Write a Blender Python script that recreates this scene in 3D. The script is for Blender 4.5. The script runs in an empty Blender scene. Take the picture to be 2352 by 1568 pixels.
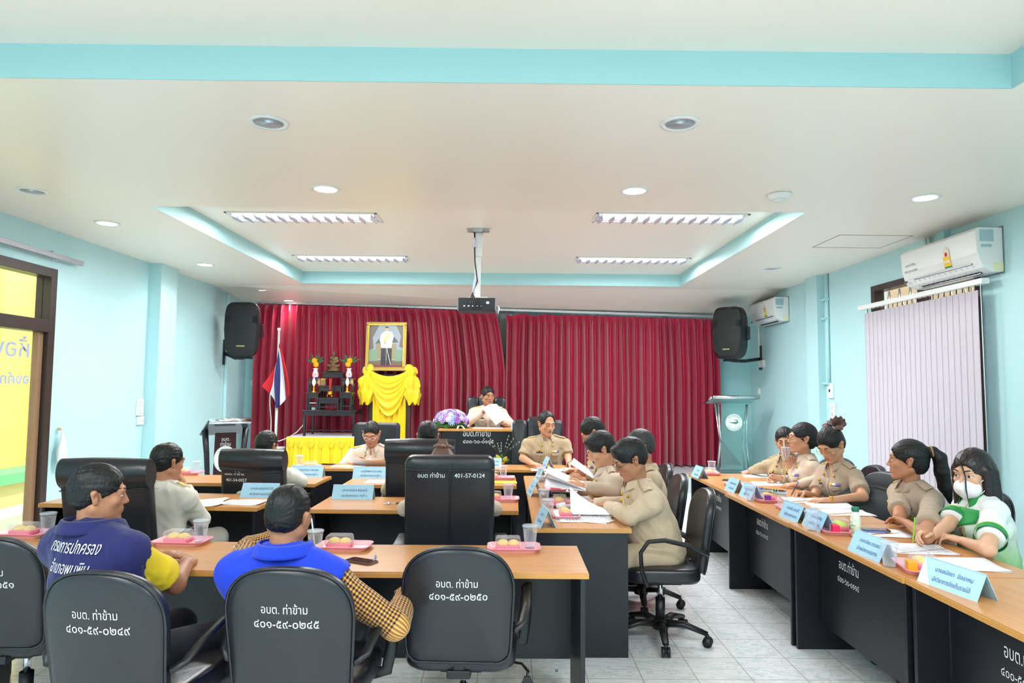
import bpy, bmesh, math, random
import numpy as np
from mathutils import Vector, Matrix, noise
from mathutils.bvhtree import BVHTree
SC = bpy.context.scene; COL = SC.collection
rnd = random.Random(7)
# ---------------------------------------------------------------- camera
FOC, IW, IH, EYE = 1568.0, 2352, 1568, 1.58
_p, _y, _r = math.radians(3.84), math.radians(0.36), math.radians(0.45)
cF = Vector((math.sin(_y)*math.cos(_p), math.cos(_y)*math.cos(_p), math.sin(_p)))
_R0 = Vector((math.cos(_y), -math.sin(_y), 0)); _U0 = _R0.cross(cF)
cR = _R0*math.cos(_r)+_U0*math.sin(_r); cU = _U0*math.cos(_r)-_R0*math.sin(_r)
cC = Vector((0, 0, EYE))
cam = bpy.data.cameras.new('camera'); cam.sensor_width = 36; cam.lens = 36*FOC/IW; cam.clip_start = .05
cam_ob = bpy.data.objects.new('camera', cam); COL.objects.link(cam_ob)
cam_ob.matrix_world = Matrix(((cR.x, cU.x, -cF.x, cC.x), (cR.y, cU.y, -cF.y, cC.y), (cR.z, cU.z, -cF.z, cC.z), (0, 0, 0, 1)))
SC.camera = cam_ob
# ---------------------------------------------------------------- world, exposure
SC.view_settings.view_transform = 'Standard'; SC.view_settings.look = 'None'
SC.view_settings.gamma = 1; SC.view_settings.use_curve_mapping = False
SC.view_settings.exposure = 0.46
SC.cycles.use_denoising = True
SC.cycles.max_bounces = 10; SC.cycles.transparent_max_bounces = 24; SC.cycles.sample_clamp_indirect = 6
SC.cycles.caustics_reflective = False; SC.cycles.caustics_refractive = False
wd = bpy.data.worlds.new('World'); SC.world = wd; wd.use_nodes = True
_b = wd.node_tree.nodes['Background']; _b.inputs[0].default_value = (.86, .93, 1, 1); _b.inputs[1].default_value = 2.0
sun = bpy.data.lights.new('sun', 'SUN'); sun.energy = 3.2; sun.angle = .02; sun.color = (1, .95, .86)
so = bpy.data.objects.new('sun', sun); COL.objects.link(so); so.rotation_euler = (math.radians(40), math.radians(25), 0); so.location = (-8, 0, 8)
LAMP_W = 13.0        # one recessed downlight
TROF_W = 62.0        # one louvred fluorescent fixture
# ---------------------------------------------------------------- geometry of the room
XL, XR, H0, H1 = -4.5, 4.2, 3.1, 3.28
BL, BR = Vector((-4.62, 12.75, 0)), Vector((4.3, 13.75, 0))
# ---------------------------------------------------------------- picture point -> place
def ray(px, py): return cR*(px-IW/2)+cU*(IH/2-py)+cF*FOC
def at(px, py, z=None, Y=None, X=None):
    d = ray(px, py)
    t = (z-EYE)/d.z if z is not None else Y/d.y if Y is not None else X/d.x
    return cC+d*t
# ---------------------------------------------------------------- materials
def lin(c):
    f = lambda v: v/12.92 if v <= .04045 else ((v+.055)/1.055)**2.4
    return tuple(f(v/255) for v in c)
MATS = {}
def mat(name, rgb, rough=.5, metal=0, spec=.5, bump=0, bscale=60, bdist=.004, stretch=None, var=0, emit=0, alpha=1, trans=0, sheen=0, coat=0):
    """principled material, rgb as 0-255 display values; optional noise bump and colour variation"""
    if name in MATS: return MATS[name]
    m = bpy.data.materials.new(name); m.use_nodes = True; N = m.node_tree.nodes; L = m.node_tree.links
    b = N['Principled BSDF']; c = (*lin(rgb), 1); I = b.inputs
    I['Base Color'].default_value = c; I['Roughness'].default_value = rough; I['Metallic'].default_value = metal
    I['Specular IOR Level'].default_value = spec; I['Alpha'].default_value = alpha
    if trans: I['Transmission Weight'].default_value = trans; I['IOR'].default_value = 1.2
    if sheen: I['Sheen Weight'].default_value = sheen
    if coat: I['Coat Weight'].default_value = coat; I['Coat Roughness'].default_value = .15
    if emit: I['Emission Color'].default_value = c; I['Emission Strength'].default_value = emit
    if bump or var:
        t = N.new('ShaderNodeTexCoord'); mp = N.new('ShaderNodeMapping'); n = N.new('ShaderNodeTexNoise')
        L.new(t.outputs['Object'], mp.inputs[0]); L.new(mp.outputs[0], n.inputs['Vector'])
        mp.inputs['Scale'].default_value = stretch or (1, 1, 1); n.inputs['Scale'].default_value = bscale; n.inputs['Detail'].default_value = 4
        if bump:
            bp = N.new('ShaderNodeBump'); bp.inputs['Strength'].default_value = bump; bp.inputs['Distance'].default_value = bdist
            L.new(n.outputs['Fac'], bp.inputs['Height']); L.new(bp.outputs[0], I['Normal'])
        if var:
            mx = N.new('ShaderNodeMix'); mx.data_type = 'RGBA'
            mx.inputs['A'].default_value = tuple(min(1, v*(1+var)) for v in c[:3])+(1,); mx.inputs['B'].default_value = tuple(v*(1-var) for v in c[:3])+(1,)
            L.new(n.outputs['Fac'], mx.inputs['Factor']); L.new(mx.outputs['Result'], I['Base Color'])
    MATS[name] = m; return m
def nodes(m): return m.node_tree.nodes, m.node_tree.links, m.node_tree.nodes['Principled BSDF']
def wood_mat(name, a, b, axis):
    m = mat(name, a, .28, spec=.5); N, L, B = nodes(m)
    t = N.new('ShaderNodeTexCoord'); mp = N.new('ShaderNodeMapping'); n = N.new('ShaderNodeTexNoise'); r = N.new('ShaderNodeValToRGB')
    mp.inputs['Scale'].default_value = (1.3, 34, 34) if axis == 'x' else (34, 1.3, 34)
    n.inputs['Scale'].default_value = 1.6; n.inputs['Detail'].default_value = 6; n.inputs['Distortion'].default_value = .6
    r.color_ramp.elements[0].position = .3; r.color_ramp.elements[0].color = (*lin(a), 1)
    r.color_ramp.elements[1].position = .72; r.color_ramp.elements[1].color = (*lin(b), 1)
    L.new(t.outputs['Object'], mp.inputs[0]); L.new(mp.outputs[0], n.inputs['Vector']); L.new(n.outputs['Fac'], r.inputs[0]); L.new(r.outputs[0], B.inputs['Base Color'])
    return m
M_WALL = mat('aqua_wall_paint', (190, 228, 232), .5, spec=.3, bump=.06, bscale=90)
M_TRIM = mat('turquoise_paint', (176, 220, 223), .45, spec=.3)
M_CEIL = mat('cream_ceiling_paint', (248, 238, 225), .34, spec=.35, bump=.05, bscale=3, bdist=.02, stretch=(.3, 3, 1))
M_WHITE = mat('white_plastic', (238, 238, 236), .3)
M_BLACK = mat('black_plastic', (26, 26, 29), .42)
M_VINYL = mat('black_vinyl', (34, 35, 40), .33, bump=.12, bscale=500, bdist=.001, spec=.5)
M_VINYLS = mat('soft_black_vinyl', (30, 31, 37), .3, bump=.25, bscale=14, bdist=.01, spec=.55)
M_LAM = mat('black_laminate', (25, 24, 32), .38, bump=.06, bscale=700, bdist=.0006)
M_WOODX = wood_mat('beech_laminate', (194, 134, 78), (210, 151, 93), 'x')
M_WOODY = wood_mat('beech_laminate_long', (194, 134, 78), (210, 151, 93), 'y')
M_EDGE = mat('beech_edge_band', (206, 146, 76), .35, var=.06, bscale=30)
M_CHROME = mat('chrome', (225, 225, 228), .15, 1)
M_STEEL = mat('brushed_steel', (190, 190, 195), .3, 1)
M_CHALK = mat('white_stencil_paint', (226, 228, 230), .8)
M_PAPER = mat('white_paper', (246, 245, 250), .8)
M_INK = mat('grey_ink', (95, 98, 110), .8)
M_BLUEINK = mat('blue_ink', (44, 74, 140), .8)
M_PLATE = mat('pale_blue_card', (168, 214, 240), .35)
M_PINK = mat('pink_plastic', (250, 186, 194), .35)
M_BRASS = mat('polished_brass', (222, 172, 62), .22, 1)
M_GOLD = mat('gold_braid', (214, 176, 84), .5, .3, bump=.4, bscale=220, bdist=.002)
M_BROWN = mat('dark_brown_frame', (58, 38, 30), .45)
def clear_mat(name, rgb, a, rough=.08):
    m = bpy.data.materials.new(name); m.use_nodes = True; N = m.node_tree.nodes; L = m.node_tree.links
    N.remove(N['Principled BSDF']); o = N['Material Output']
    t = N.new('ShaderNodeBsdfTransparent'); g = N.new('ShaderNodeBsdfPrincipled'); mx = N.new('ShaderNodeMixShader'); lw = N.new('ShaderNodeLayerWeight'); mr = N.new('ShaderNodeMapRange')
    t.inputs[0].default_value = (*lin((252, 253, 255)), 1) if a < .1 else (*lin(rgb), 1); g.inputs['Base Color'].default_value = (*lin(rgb), 1); g.inputs['Roughness'].default_value = rough
    lw.inputs[0].default_value = .5; mr.inputs['To Min'].default_value = a; mr.inputs['To Max'].default_value = min(1, a+.33)
    L.new(lw.outputs['Facing'], mr.inputs[0]); L.new(mr.outputs[0], mx.inputs[0]); L.new(t.outputs[0], mx.inputs[1]); L.new(g.outputs[0], mx.inputs[2]); L.new(mx.outputs[0], o.inputs[0])
    return m
M_CLEAR = clear_mat('clear_plastic', (246, 248, 252), .07)
M_WATER = clear_mat('drinking_water', (238, 242, 248), .05, .03)
M_GLASS = bpy.data.materials.new('window_glass'); M_GLASS.use_nodes = True; N = M_GLASS.node_tree.nodes; L = M_GLASS.node_tree.links; N.remove(N['Principled BSDF'])
t = N.new('ShaderNodeBsdfTransparent'); t.inputs[0].default_value = (.97, .985, .98, 1); g = N.new('ShaderNodeBsdfGlossy'); g.inputs['Roughness'].default_value = .02; mx = N.new('ShaderNodeMixShader')
mx.inputs[0].default_value = .06; L.new(t.outputs[0], mx.inputs[1]); L.new(g.outputs[0], mx.inputs[2]); L.new(mx.outputs[0], N['Material Output'].inputs[0])
M_ACRYL = clear_mat('clear_acrylic', (216, 240, 238), .12, .05)
# ---------------------------------------------------------------- mesh helpers
class MB:
    """collects shapes and links them as one mesh object"""
    def __init__(s): s.v = []; s.f = []; s.sm = []
    def add(s, vs, fs, smooth=False):
        o = len(s.v); s.v += [Vector(v) for v in vs]; s.f += [tuple(i+o for i in f) for f in fs]; s.sm += [smooth]*len(fs); return s
    def bm(s, b, smooth=False, M=None):
        b.verts.index_update(); s.add([M @ v.co if M else v.co for v in b.verts], [[v.index for v in f.verts] for f in b.faces], smooth); b.free(); return s
    def box(s, x0, x1, y0, y1, z0, z1, bev=0, seg=2, M=None):
        b = bmesh.new(); bmesh.ops.create_cube(b, size=1)
        for v in b.verts: v.co = Vector((x0+(v.co.x+.5)*(x1-x0), y0+(v.co.y+.5)*(y1-y0), z0+(v.co.z+.5)*(z1-z0)))
        if bev: bmesh.ops.bevel(b, geom=b.edges[:], offset=bev, segments=seg, profile=.5, affect='EDGES')
        return s.bm(b, bev > .006 and seg > 2, M)
    def tube(s, pts, r, n=8, caps=True, flat=None, up=(0, 0, 1), smooth=True, M=None, closed=False):
        """sweep; r scalar or list; flat=(a,b) gives an elliptical section"""
        pts = [Vector(p) for p in pts]; R = r if isinstance(r, (list, tuple)) else [r]*len(pts); vs = []; fs = []; k = len(pts)
        a, b = flat or (1, 1); prev = None
        for i, p in enumerate(pts):
            t = (pts[(i+1) % k]-pts[i-1]) if closed else (pts[min(i+1, k-1)]-pts[max(i-1, 0)])
            t = t.normalized() if t.length else Vector((0, 0, 1))
            if prev is None:
                u = Vector(up); u = u-t*u.dot(t)
                if u.length < .05: u = Vector((1, 0, 0)); u = u-t*u.dot(t)
            else: u = prev-t*prev.dot(t)
            u.normalize(); prev = u; w = t.cross(u)
            for j in range(n):
                q = 2*math.pi*(j+.5)/n; vs.append(p+w*(math.cos(q)*R[i]*a)+u*(math.sin(q)*R[i]*b))
        for i in range(k if closed else k-1):
            for j in range(n):
                i2 = (i+1) % k; fs.append((i*n+j, i*n+(j+1) % n, i2*n+(j+1) % n, i2*n+j))
        if caps and not closed: fs += [tuple(range(n))[::-1], tuple((k-1)*n+j for j in range(n))]
        if M: vs = [M @ v for v in vs]
        return s.add(vs, fs, smooth)
    def lathe(s, prof, n=20, c=(0, 0, 0), M=None, smooth=True, sx=1, sy=1):
        vs = []; fs = []
        for r, z in prof:
            for j in range(n):
                q = 2*math.pi*j/n; vs.append(Vector((c[0]+r*math.cos(q)*sx, c[1]+r*math.sin(q)*sy, c[2]+z)))
        for i in range(len(prof)-1):
            for j in range(n): fs.append((i*n+j, i*n+(j+1) % n, (i+1)*n+(j+1) % n, (i+1)*n+j))
        if prof[0][0] > 1e-4: fs.append(tuple(range(n))[::-1])
        if prof[-1][0] > 1e-4: fs.append(tuple((len(prof)-1)*n+j for j in range(n)))
        if M: vs = [M @ v for v in vs]
        return s.add(vs, fs, smooth)
    def prism(s, out, d0, d1, axis='y', bev=0, seg=2, M=None, smooth=False):
        """2D outline (a,b) extruded from d0 to d1 along an axis"""
        P = {'y': lambda a, b, d: (a, d, b), 'z': lambda a, b, d: (a, b, d), 'x': lambda a, b, d: (d, a, b)}[axis]
        b = bmesh.new(); v0 = [b.verts.new(P(p[0], p[1], d0)) for p in out]; v1 = [b.verts.new(P(p[0], p[1], d1)) for p in out]; n = len(out)
        f0 = b.faces.new(v0); f1 = b.faces.new(v1[::-1])
        for i in range(n): b.faces.new((v0[(i+1) % n], v0[i], v1[i], v1[(i+1) % n]))
        if bev:
            ed = list(set(f0.edges[:]+f1.edges[:])); bmesh.ops.bevel(b, geom=ed, offset=bev, segments=seg, profile=.5, affect='EDGES')
        bmesh.ops.recalc_face_normals(b, faces=b.faces[:])
        return s.bm(b, smooth, M)
    def grid(s, fn, nu, nv, thick=0, smooth=True, M=None):
        """surface fn(u,v), u,v in 0..1; thick gives it a back face along the normal"""
        V = [Vector(fn(i/nu, j/nv)) for i in range(nu+1) for j in range(nv+1)]; w = nv+1
        F = [(i*w+j, (i+1)*w+j, (i+1)*w+j+1, i*w+j+1) for i in range(nu) for j in range(nv)]
        if thick:
            n = len(V); B = []
            for i in range(nu+1):
                for j in range(nv+1):
                    a = V[min(i+1, nu)*w+j]-V[max(i-1, 0)*w+j]; b = V[i*w+min(j+1, nv)]-V[i*w+max(j-1, 0)]
                    q = a.cross(b); q = q.normalized() if q.length > 1e-12 else Vector((0, 0, 1)); B.append(V[i*w+j]-q*thick)
            F += [tuple(k+n for k in f[::-1]) for f in F]
            for i in range(nu): F += [(i*w, i*w+n, (i+1)*w+n, (i+1)*w), ((i+1)*w+nv, (i+1)*w+nv+n, i*w+nv+n, i*w+nv)]
            for j in range(nv): F += [(j+1, j+1+n, j+n, j), (nu*w+j, nu*w+j+n, nu*w+j+1+n, nu*w+j+1)]
            V = V+B
        if M: V = [M @ v for v in V]
        return s.add(V, F, smooth)
    def ball(s, c, r, n=12, M=None):
        r = r if isinstance(r, (tuple, list)) else (r, r, r); b = bmesh.new(); bmesh.ops.create_uvsphere(b, u_segments=n, v_segments=max(6, n*2//3), radius=1)
        for v in b.verts: v.co = Vector((c[0]+v.co.x*r[0], c[1]+v.co.y*r[1], c[2]+v.co.z*r[2]))
        return s.bm(b, True, M)
    def build(s, name, m, parent=None, loc=None, angle=None, recalc=False):
        me = bpy.data.meshes.new(name); me.from_pydata([tuple(v) for v in s.v], [], s.f); me.polygons.foreach_set('use_smooth', s.sm)
        if recalc:
            b = bmesh.new(); b.from_mesh(me); bmesh.ops.recalc_face_normals(b, faces=b.faces[:]); b.to_mesh(me); b.free()
        me.update(); me.materials.append(m)
        if angle: me.set_sharp_from_angle(angle=math.radians(angle))
        o = bpy.data.objects.new(name, me); COL.objects.link(o)
        if parent: o.parent = parent
        if loc: o.location = loc
        return o
def tag(o, label, cat=None, group=None):
    o['label'] = label
    if cat: o['category'] = cat
    if group: o['group'] = group
    return o
def thing(name, label, cat, loc=(0, 0, 0), rz=0, group=None):
    o = bpy.data.objects.new(name, None); COL.objects.link(o); o.location = loc; o.rotation_euler = (0, 0, rz); o.empty_display_size = .1
    return tag(o, label, cat, group)
def struct(o): o['kind'] = 'structure'; return o
def kids(o): return [c for c in COL.objects if c.parent == o]
KIDS = {}
def dup(root, loc, rz, label, group=None):
    """copy of a thing with its parts and sub-parts (mesh data shared)"""
    if root.name not in KIDS: KIDS[root.name] = [(c, kids(c)) for c in kids(root)]
    r = root.copy(); COL.objects.link(r); r.location = loc; r.rotation_euler = (0, 0, rz); r['label'] = label
    if group: r['group'] = group
    for c, gs in KIDS[root.name]:
        k = c.copy(); COL.objects.link(k); k.parent = r
        for g in gs: q = g.copy(); COL.objects.link(q); q.parent = k
    return r
def rrect(w, h, r, n=5, cx=0, cy=0):
    P = []
    for sx, sy, a in ((1, 1, 0), (-1, 1, 90), (-1, -1, 180), (1, -1, 270)):
        for i in range(n+1):
            q = math.radians(a+90*i/n); P.append((cx+sx*(w/2-r)+r*math.cos(q), cy+sy*(h/2-r)+r*math.sin(q)))
    return P
def text_geo(s, size, align='CENTER', bold=0, spacing=1):
    c = bpy.data.curves.new('lettering', 'FONT'); c.body = s; c.size = size; c.align_x = align; c.resolution_u = 2; c.offset = bold; c.space_line = spacing
    o = bpy.data.objects.new('lettering', c); COL.objects.link(o)
    me = bpy.data.meshes.new_from_object(o.evaluated_get(bpy.context.evaluated_depsgraph_get()))
    V = [v.co.copy() for v in me.vertices]; F = [tuple(p.vertices) for p in me.polygons]
    bpy.data.objects.remove(o); bpy.data.curves.remove(c); bpy.data.meshes.remove(me); return V, F
TXT = {}
def lettering(s, size, m, parent, M, name='lettering', bold=0, bvh=None, off=.0012, align='CENTER', width=None):
    """text as thin printed letters; M maps (x right, y up, z out) into the parent's space; bvh drapes it on a surface"""
    V, F = text_geo(s, size, align, bold)
    if width:
        x0 = min(v.x for v in V); x1 = max(v.x for v in V); k = width/(x1-x0); V = [Vector((v.x*k, v.y, v.z)) for v in V]
    W = []
    for v in V:
        p = M @ Vector((v.x, v.y, 0))
        if bvh:
            n = (M.to_3x3() @ Vector((0, 0, 1))).normalized(); h = bvh.ray_cast(p+n*.3, -n)
            if h[0]: p = h[0]+n*off
        W.append(p)
    return MB().add(W, F).build(name, m, parent)
def face_M(o, right, up):
    """frame with origin o, x=right, y=up, z=outward"""
    r = Vector(right).normalized(); u = Vector(up); u = (u-r*u.dot(r)).normalized(); n = r.cross(u)
    return Matrix(((r.x, u.x, n.x, o[0]), (r.y, u.y, n.y, o[1]), (r.z, u.z, n.z, o[2]), (0, 0, 0, 1)))
def bvh_of(o): return BVHTree.FromPolygons([v.co.copy() for v in o.data.vertices], [tuple(p.vertices) for p in o.data.polygons])
# ================================================================ the setting
YB, YR = 11.75, -3.6                     # curtain wall, wall behind the camera
ZBL, ZBR, YS = 2.98, 2.83, 10.35         # the ceiling dips over the stage
ST = .28                                 # stage height
def ceil_z(x, y):
    if y < YS: return H0
    zb = ZBL+(ZBR-ZBL)*(x-XL)/(XR-XL); return H0+(zb-H0)*(y-YS)/(YB-YS)
def ceil_at(px, py):
    p = at(px, py, z=H0)
    for _ in range(12): p = at(px, py, z=ceil_z(p.x, min(p.y, YB)))
    return p
# floor: white marble-look ceramic tiles
m = mat('marbled_floor_tile', (238, 240, 243), .12, spec=.5); N, L, B = nodes(m)
tc = N.new('ShaderNodeTexCoord'); mp = N.new('ShaderNodeMapping'); br = N.new('ShaderNodeTexBrick')
mp.inputs['Location'].default_value = (.15, -.23, 0); L.new(tc.outputs['Object'], mp.inputs[0]); L.new(mp.outputs[0], br.inputs['Vector'])
br.offset = 0; br.inputs['Scale'].default_value = 1; br.inputs['Brick Width'].default_value = .3; br.inputs['Row Height'].default_value = .3; br.inputs['Mortar Size'].default_value = .0022; br.inputs['Mortar Smooth'].default_value = .1
n1 = N.new('ShaderNodeTexNoise'); n1.inputs['Scale'].default_value = 5; n1.inputs['Detail'].default_value = 9; n1.inputs['Distortion'].default_value = 2.2
mp2 = N.new('ShaderNodeMapping'); mp2.inputs['Scale'].default_value = (1, 2.2, 1); mp2.inputs['Rotation'].default_value = (0, 0, .5); L.new(tc.outputs['Object'], mp2.inputs[0]); L.new(mp2.outputs[0], n1.inputs['Vector'])
rp = N.new('ShaderNodeValToRGB'); e = rp.color_ramp.elements; e[0].position = .40; e[0].color = (*lin((246, 247, 250)), 1); e[1].position = .53; e[1].color = (*lin((244, 246, 249)), 1)
q = rp.color_ramp.elements.new(.47); q.color = (*lin((214, 228, 228)), 1)
L.new(n1.outputs['Fac'], rp.inputs[0]); mx = N.new('ShaderNodeMix'); mx.data_type = 'RGBA'; L.new(br.outputs['Fac'], mx.inputs['Factor']); L.new(rp.outputs[0], mx.inputs['A']); mx.inputs['B'].default_value = (*lin((168, 160, 150)), 1)
L.new(mx.outputs['Result'], B.inputs['Base Color']); M_FLOOR = m
struct(MB().box(XL-.02, XR+.02, YR, YB, -.1, 0).build('floor', M_FLOOR))
M_STAGE = mat('grey_stage_tile', (196, 202, 204), .3, var=.05, bscale=8)
o = struct(MB().box(XL, XR, 10.5, YB, 0, ST).box(-1.5, 1.15, 8.6, 10.5, 0, ST).build('stage_platform', M_STAGE))
# walls
DY0, DY1, DZ = 4.35, 6.75, 2.71          # glazed door opening in the left wall
b = MB(); b.box(XL-.16, XL, YR, DY0, 0, H1+.05).box(XL-.16, XL, DY1, YB+.2, 0, H1+.05).box(XL-.16, XL, DY0, DY1, DZ, H1+.05)
struct(b.build('wall_left', M_WALL))
WY0, WY1, WZ0, WZ1 = 5.98, 7.79, .95, 2.77   # window behind the blind in the right wall
b = MB(); b.box(XR, XR+.16, YR, WY0, 0, H1+.05).box(XR, XR+.16, WY1, YB+.2, 0, H1+.05).box(XR, XR+.16, WY0, WY1, 0, WZ0).box(XR, XR+.16, WY0, WY1, WZ1, H1+.05)
struct(b.build('wall_right', M_WALL))
struct(MB().box(XL-.1, XR+.1, YB, YB+.16, 0, H1).build('wall_back', M_TRIM))
struct(MB().box(XL-.1, XR+.1, YR-.16, YR, 0, H1+.1).build('wall_rear', M_WALL))
# ceiling: a lower level with two raised coffers, each with turquoise cheeks
T1 = (-3.05, 2.53, -2.9, 3.33); T2 = (-3.06, 2.56, 5.77, 10.1)
b = MB()
def slab(x0, x1, y0, y1):
    b.add([(x0, y0, ceil_z(x0, y0)), (x1, y0, ceil_z(x1, y0)), (x1, y1, ceil_z(x1, y1)), (x0, y1, ceil_z(x0, y1))], [(0, 3, 2, 1)])
for y0, y1 in ((YR, T1[2]), (T1[3], T2[2]), (T2[3], YS), (YS, YB)): slab(XL, XR, y0, y1)
for t in (T1, T2):
    slab(XL, t[0], t[2], t[3]); slab(t[1], XR, t[2], t[3])
    b.add([(t[0], t[2], H1), (t[1], t[2], H1), (t[1], t[3], H1), (t[0], t[3], H1)], [(0, 3, 2, 1)])
ce = struct(b.build('ceiling', M_CEIL))
for i, t in enumerate((T1, T2)):
    c = MB(); x0, x1, y0, y1 = t; w = .012
    z_ = H0+.0015; c.box(x0-w, x0, y0-w, y1+w, z_, H1).box(x1, x1+w, y0-w, y1+w, z_, H1).box(x0, x1, y0-w, y0, z_, H1).box(x0, x1, y1, y1+w, z_, H1)
    o = struct(c.build('trim_%d' % (i+1), M_TRIM))
o = MB().box(3.25, 3.98, 6.6, 6.606, H0-.004, H0-.001).box(3.25, 3.98, 7.196, 7.2, H0-.004, H0-.001).box(3.25, 3.256, 6.6, 7.2, H0-.004, H0-.001).box(3.976, 3.98, 6.6, 7.2, H0-.004, H0-.001).build('trim_3', mat('ceiling_joint', (170, 166, 158), .8))
struct(o)
# pilasters
struct(MB().box(XL-.02, XL+.15, 8.52, 8.94, 0, H0).build('trim_4', M_WALL))
struct(MB().box(XR-.1, XR+.02, 8.98, 9.32, 0, H0).build('trim_5', M_WALL))
struct(MB().box(XL, XL+.05, 10.86, 10.92, 0, 3.06, .01).build('trim_6', M_WALL))
# glazed door: dark frame, transom, two panes
d = thing('door_1', 'dark brown framed glazed door in the left wall with white mirrored lettering', 'door', (XL, DY0, 0)); d['kind'] = 'structure'
w = DY1-DY0; f = MB()
for y in (0, w-.09): f.box(-.12, .03, y, y+.09, 0, DZ, .004)
f.box(-.119, .029, .09, w-.09, DZ-.09, DZ-.001, .004).box(-.12, .03, .09, w-.09, 2.08, 2.2, .004).box(-.12, .03, .09, w-.09, 0, .12, .004)
f.build('frame', mat('dark_door_frame', (52, 38, 34), .4), d)
g = MB(); g.box(-.08, -.02, w-.16, w-.09, .12, 2.08, .003).box(-.08, -.02, .09, .16, .12, 2.08, .003).box(-.08, -.02, 1.12, 1.2, .12, 2.08, .003); g.build('door_stile', mat('tan_door_stile', (150, 116, 88), .45), d)
p = MB().box(-.055, -.045, .16, w-.16, .12, 2.08).box(-.055, -.045, .09, w-.09, 2.2, DZ-.09).build('pane', M_GLASS, d)
M_LILAC = mat('lilac_vinyl_lettering', (196, 204, 232), .6)
Mx = face_M((-.03, w-.2, 1.86), (0, -1, 0), (0, 0, 1))
for s, sz, z, wd_ in (('ห้องประชุม', .23, 1.83, 1.25), ('องค์การบริหารส่วนตำบล', .13, 1.58, 1.6)):
    Mx = face_M((-.058, w-.2, z), (0, -1, 0), (0, 0, 1)); Mx = Matrix.Translation(Vector((-.058, w-.2, z))) @ Matrix(((0, 0, -1, 0), (-1, 0, 0, 0), (0, 1, 0, 0), (0, 0, 0, 1)))
    lettering(s, sz, M_LILAC, d, Mx, 'lettering', .003, None, 0, 'LEFT', wd_)
# what shows outside the door: a sunny yellow building front with a green band, pavement
M_YEL = mat('yellow_house_wall', (251, 234, 128), .8, var=.04, bscale=3)
o = thing('yellow_building', 'bright yellow building wall with pale posts seen through the glazed door', 'building', (-7.2, 8, -.1))
MB().box(-.2, 0, -6, 10, 0, 4).build('wall', M_YEL, o)
b = MB()
for y in (-3.4, -1.9, -.4, 1.0, 2.4, 3.8): b.box(-.05, .22, y, y+.3, .6, 4)
b.build('post', mat('pale_yellow_post', (254, 246, 200), .8), o)
MB().box(-.05, .5, -6, 10, .32, .46).build('ledge', mat('green_ledge', (120, 205, 140), .7), o); MB().box(-.05, .42, -6, 10, 0, .32).build('plinth', mat('tan_plinth', (226, 204, 130), .8), o)
o = struct(MB().box(-9, XL-.16, 0, 18, -.2, -.1).build('pavement_outside', mat('pale_concrete', (214, 208, 196), .9)))
# curtain track over the door
o = thing('curtain_track', 'grey metal curtain track on the left wall above the glazed door', 'curtain track', (XL, 5.4, 2.82))
MB().box(.05, .09, -1.6, 1.66, -.02, .03, .004).build('rail', mat('grey_track', (170, 172, 178), .4, .5), o)
for y in (-1.2, 0, 1.2): MB().box(0, .07, y, y+.03, -.005, .05).tube([(.07, y, .03), (.07, y, -.05)], .008, 6).build('bracket', M_STEEL, o)
# window behind the blind
wn = thing('window_1', 'dark framed window with pale grille above the white blind on the right wall', 'window', (XR, WY0, WZ0)); wn['kind'] = 'structure'
w = WY1-WY0; h = WZ1-WZ0; f = MB()
f.box(-.02, .1, 0, .07, 0, h, .004).box(-.02, .1, w-.07, w, 0, h, .004).box(-.02, .1, .07, w-.07, h-.07, h, .004).box(-.02, .1, .07, w-.07, 0, .07, .004).box(.0, .08, w/2-.05, w/2+.05, .07, h-.07, .004)
f.build('window_frame', mat('dark_window_frame', (60, 46, 42), .4), wn)
MB().box(.05, .058, .07, w-.07, .07, h-.07).build('pane', M_GLASS, wn)
g = MB(); y = .1
while y < w-.2:
    g.tube([(.09, y, h-.4), (.09, y+.12, h-.08)], .008, 4).tube([(.09, y+.12, h-.08), (.09, y+.2, h-.4)], .008, 4); g.tube([(.09, y, .1), (.09, y, h-.4)], .008, 4); y += .2
g.build('grille', mat('pale_grille', (226, 218, 210), .6), wn)
o = struct(MB().box(XR+1.6, XR+1.7, 3, 11, 0, 4).build('outer_wall', mat('tan_wall', (196, 158, 122), .9)))
# ================================================================ fixed things on walls and ceiling
# vertical blind
bl = thing('vertical_blind', 'long white vertical blind covering the window on the right wall', 'blind', (4.08, 0, 0))
y0, y1 = 5.86, 7.74; zt = 2.5
MB().box(-.02, .05, 5.78, 7.86, zt, zt+.05, .005).build('headrail', M_WHITE, bl)
M_BLIND = mat('white_blind_fabric', (204, 196, 207), .8, bump=.5, bscale=60, bdist=.004, stretch=(1, 1, .04), var=.05)
n = 22; sl = MB()
for i in range(n):
    y = y0+(y1-y0)*(i+.5)/n; hw = .0445; zz = zt-.045
    sl.grid(lambda u, v: (.0015*math.cos(math.pi*(u-.5))+.0016*(u-.5), y+(u-.5)*2*hw, .32+(zz-.32)*v), 4, 6, .001)
sl.build('slats', M_BLIND, bl); c = MB()
for i in range(n):
    y = y0+(y1-y0)*(i+.5)/n; c.tube([(.01, y, zt-.05), (.01, y, zt)], .004, 4)
c.build('carriers', M_BLACK, bl); MB().tube([(-.01, y0-.05, zt), (-.01, y0-.06, 1.0)], .004, 5).build('cord', M_WHITE, bl)
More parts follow.
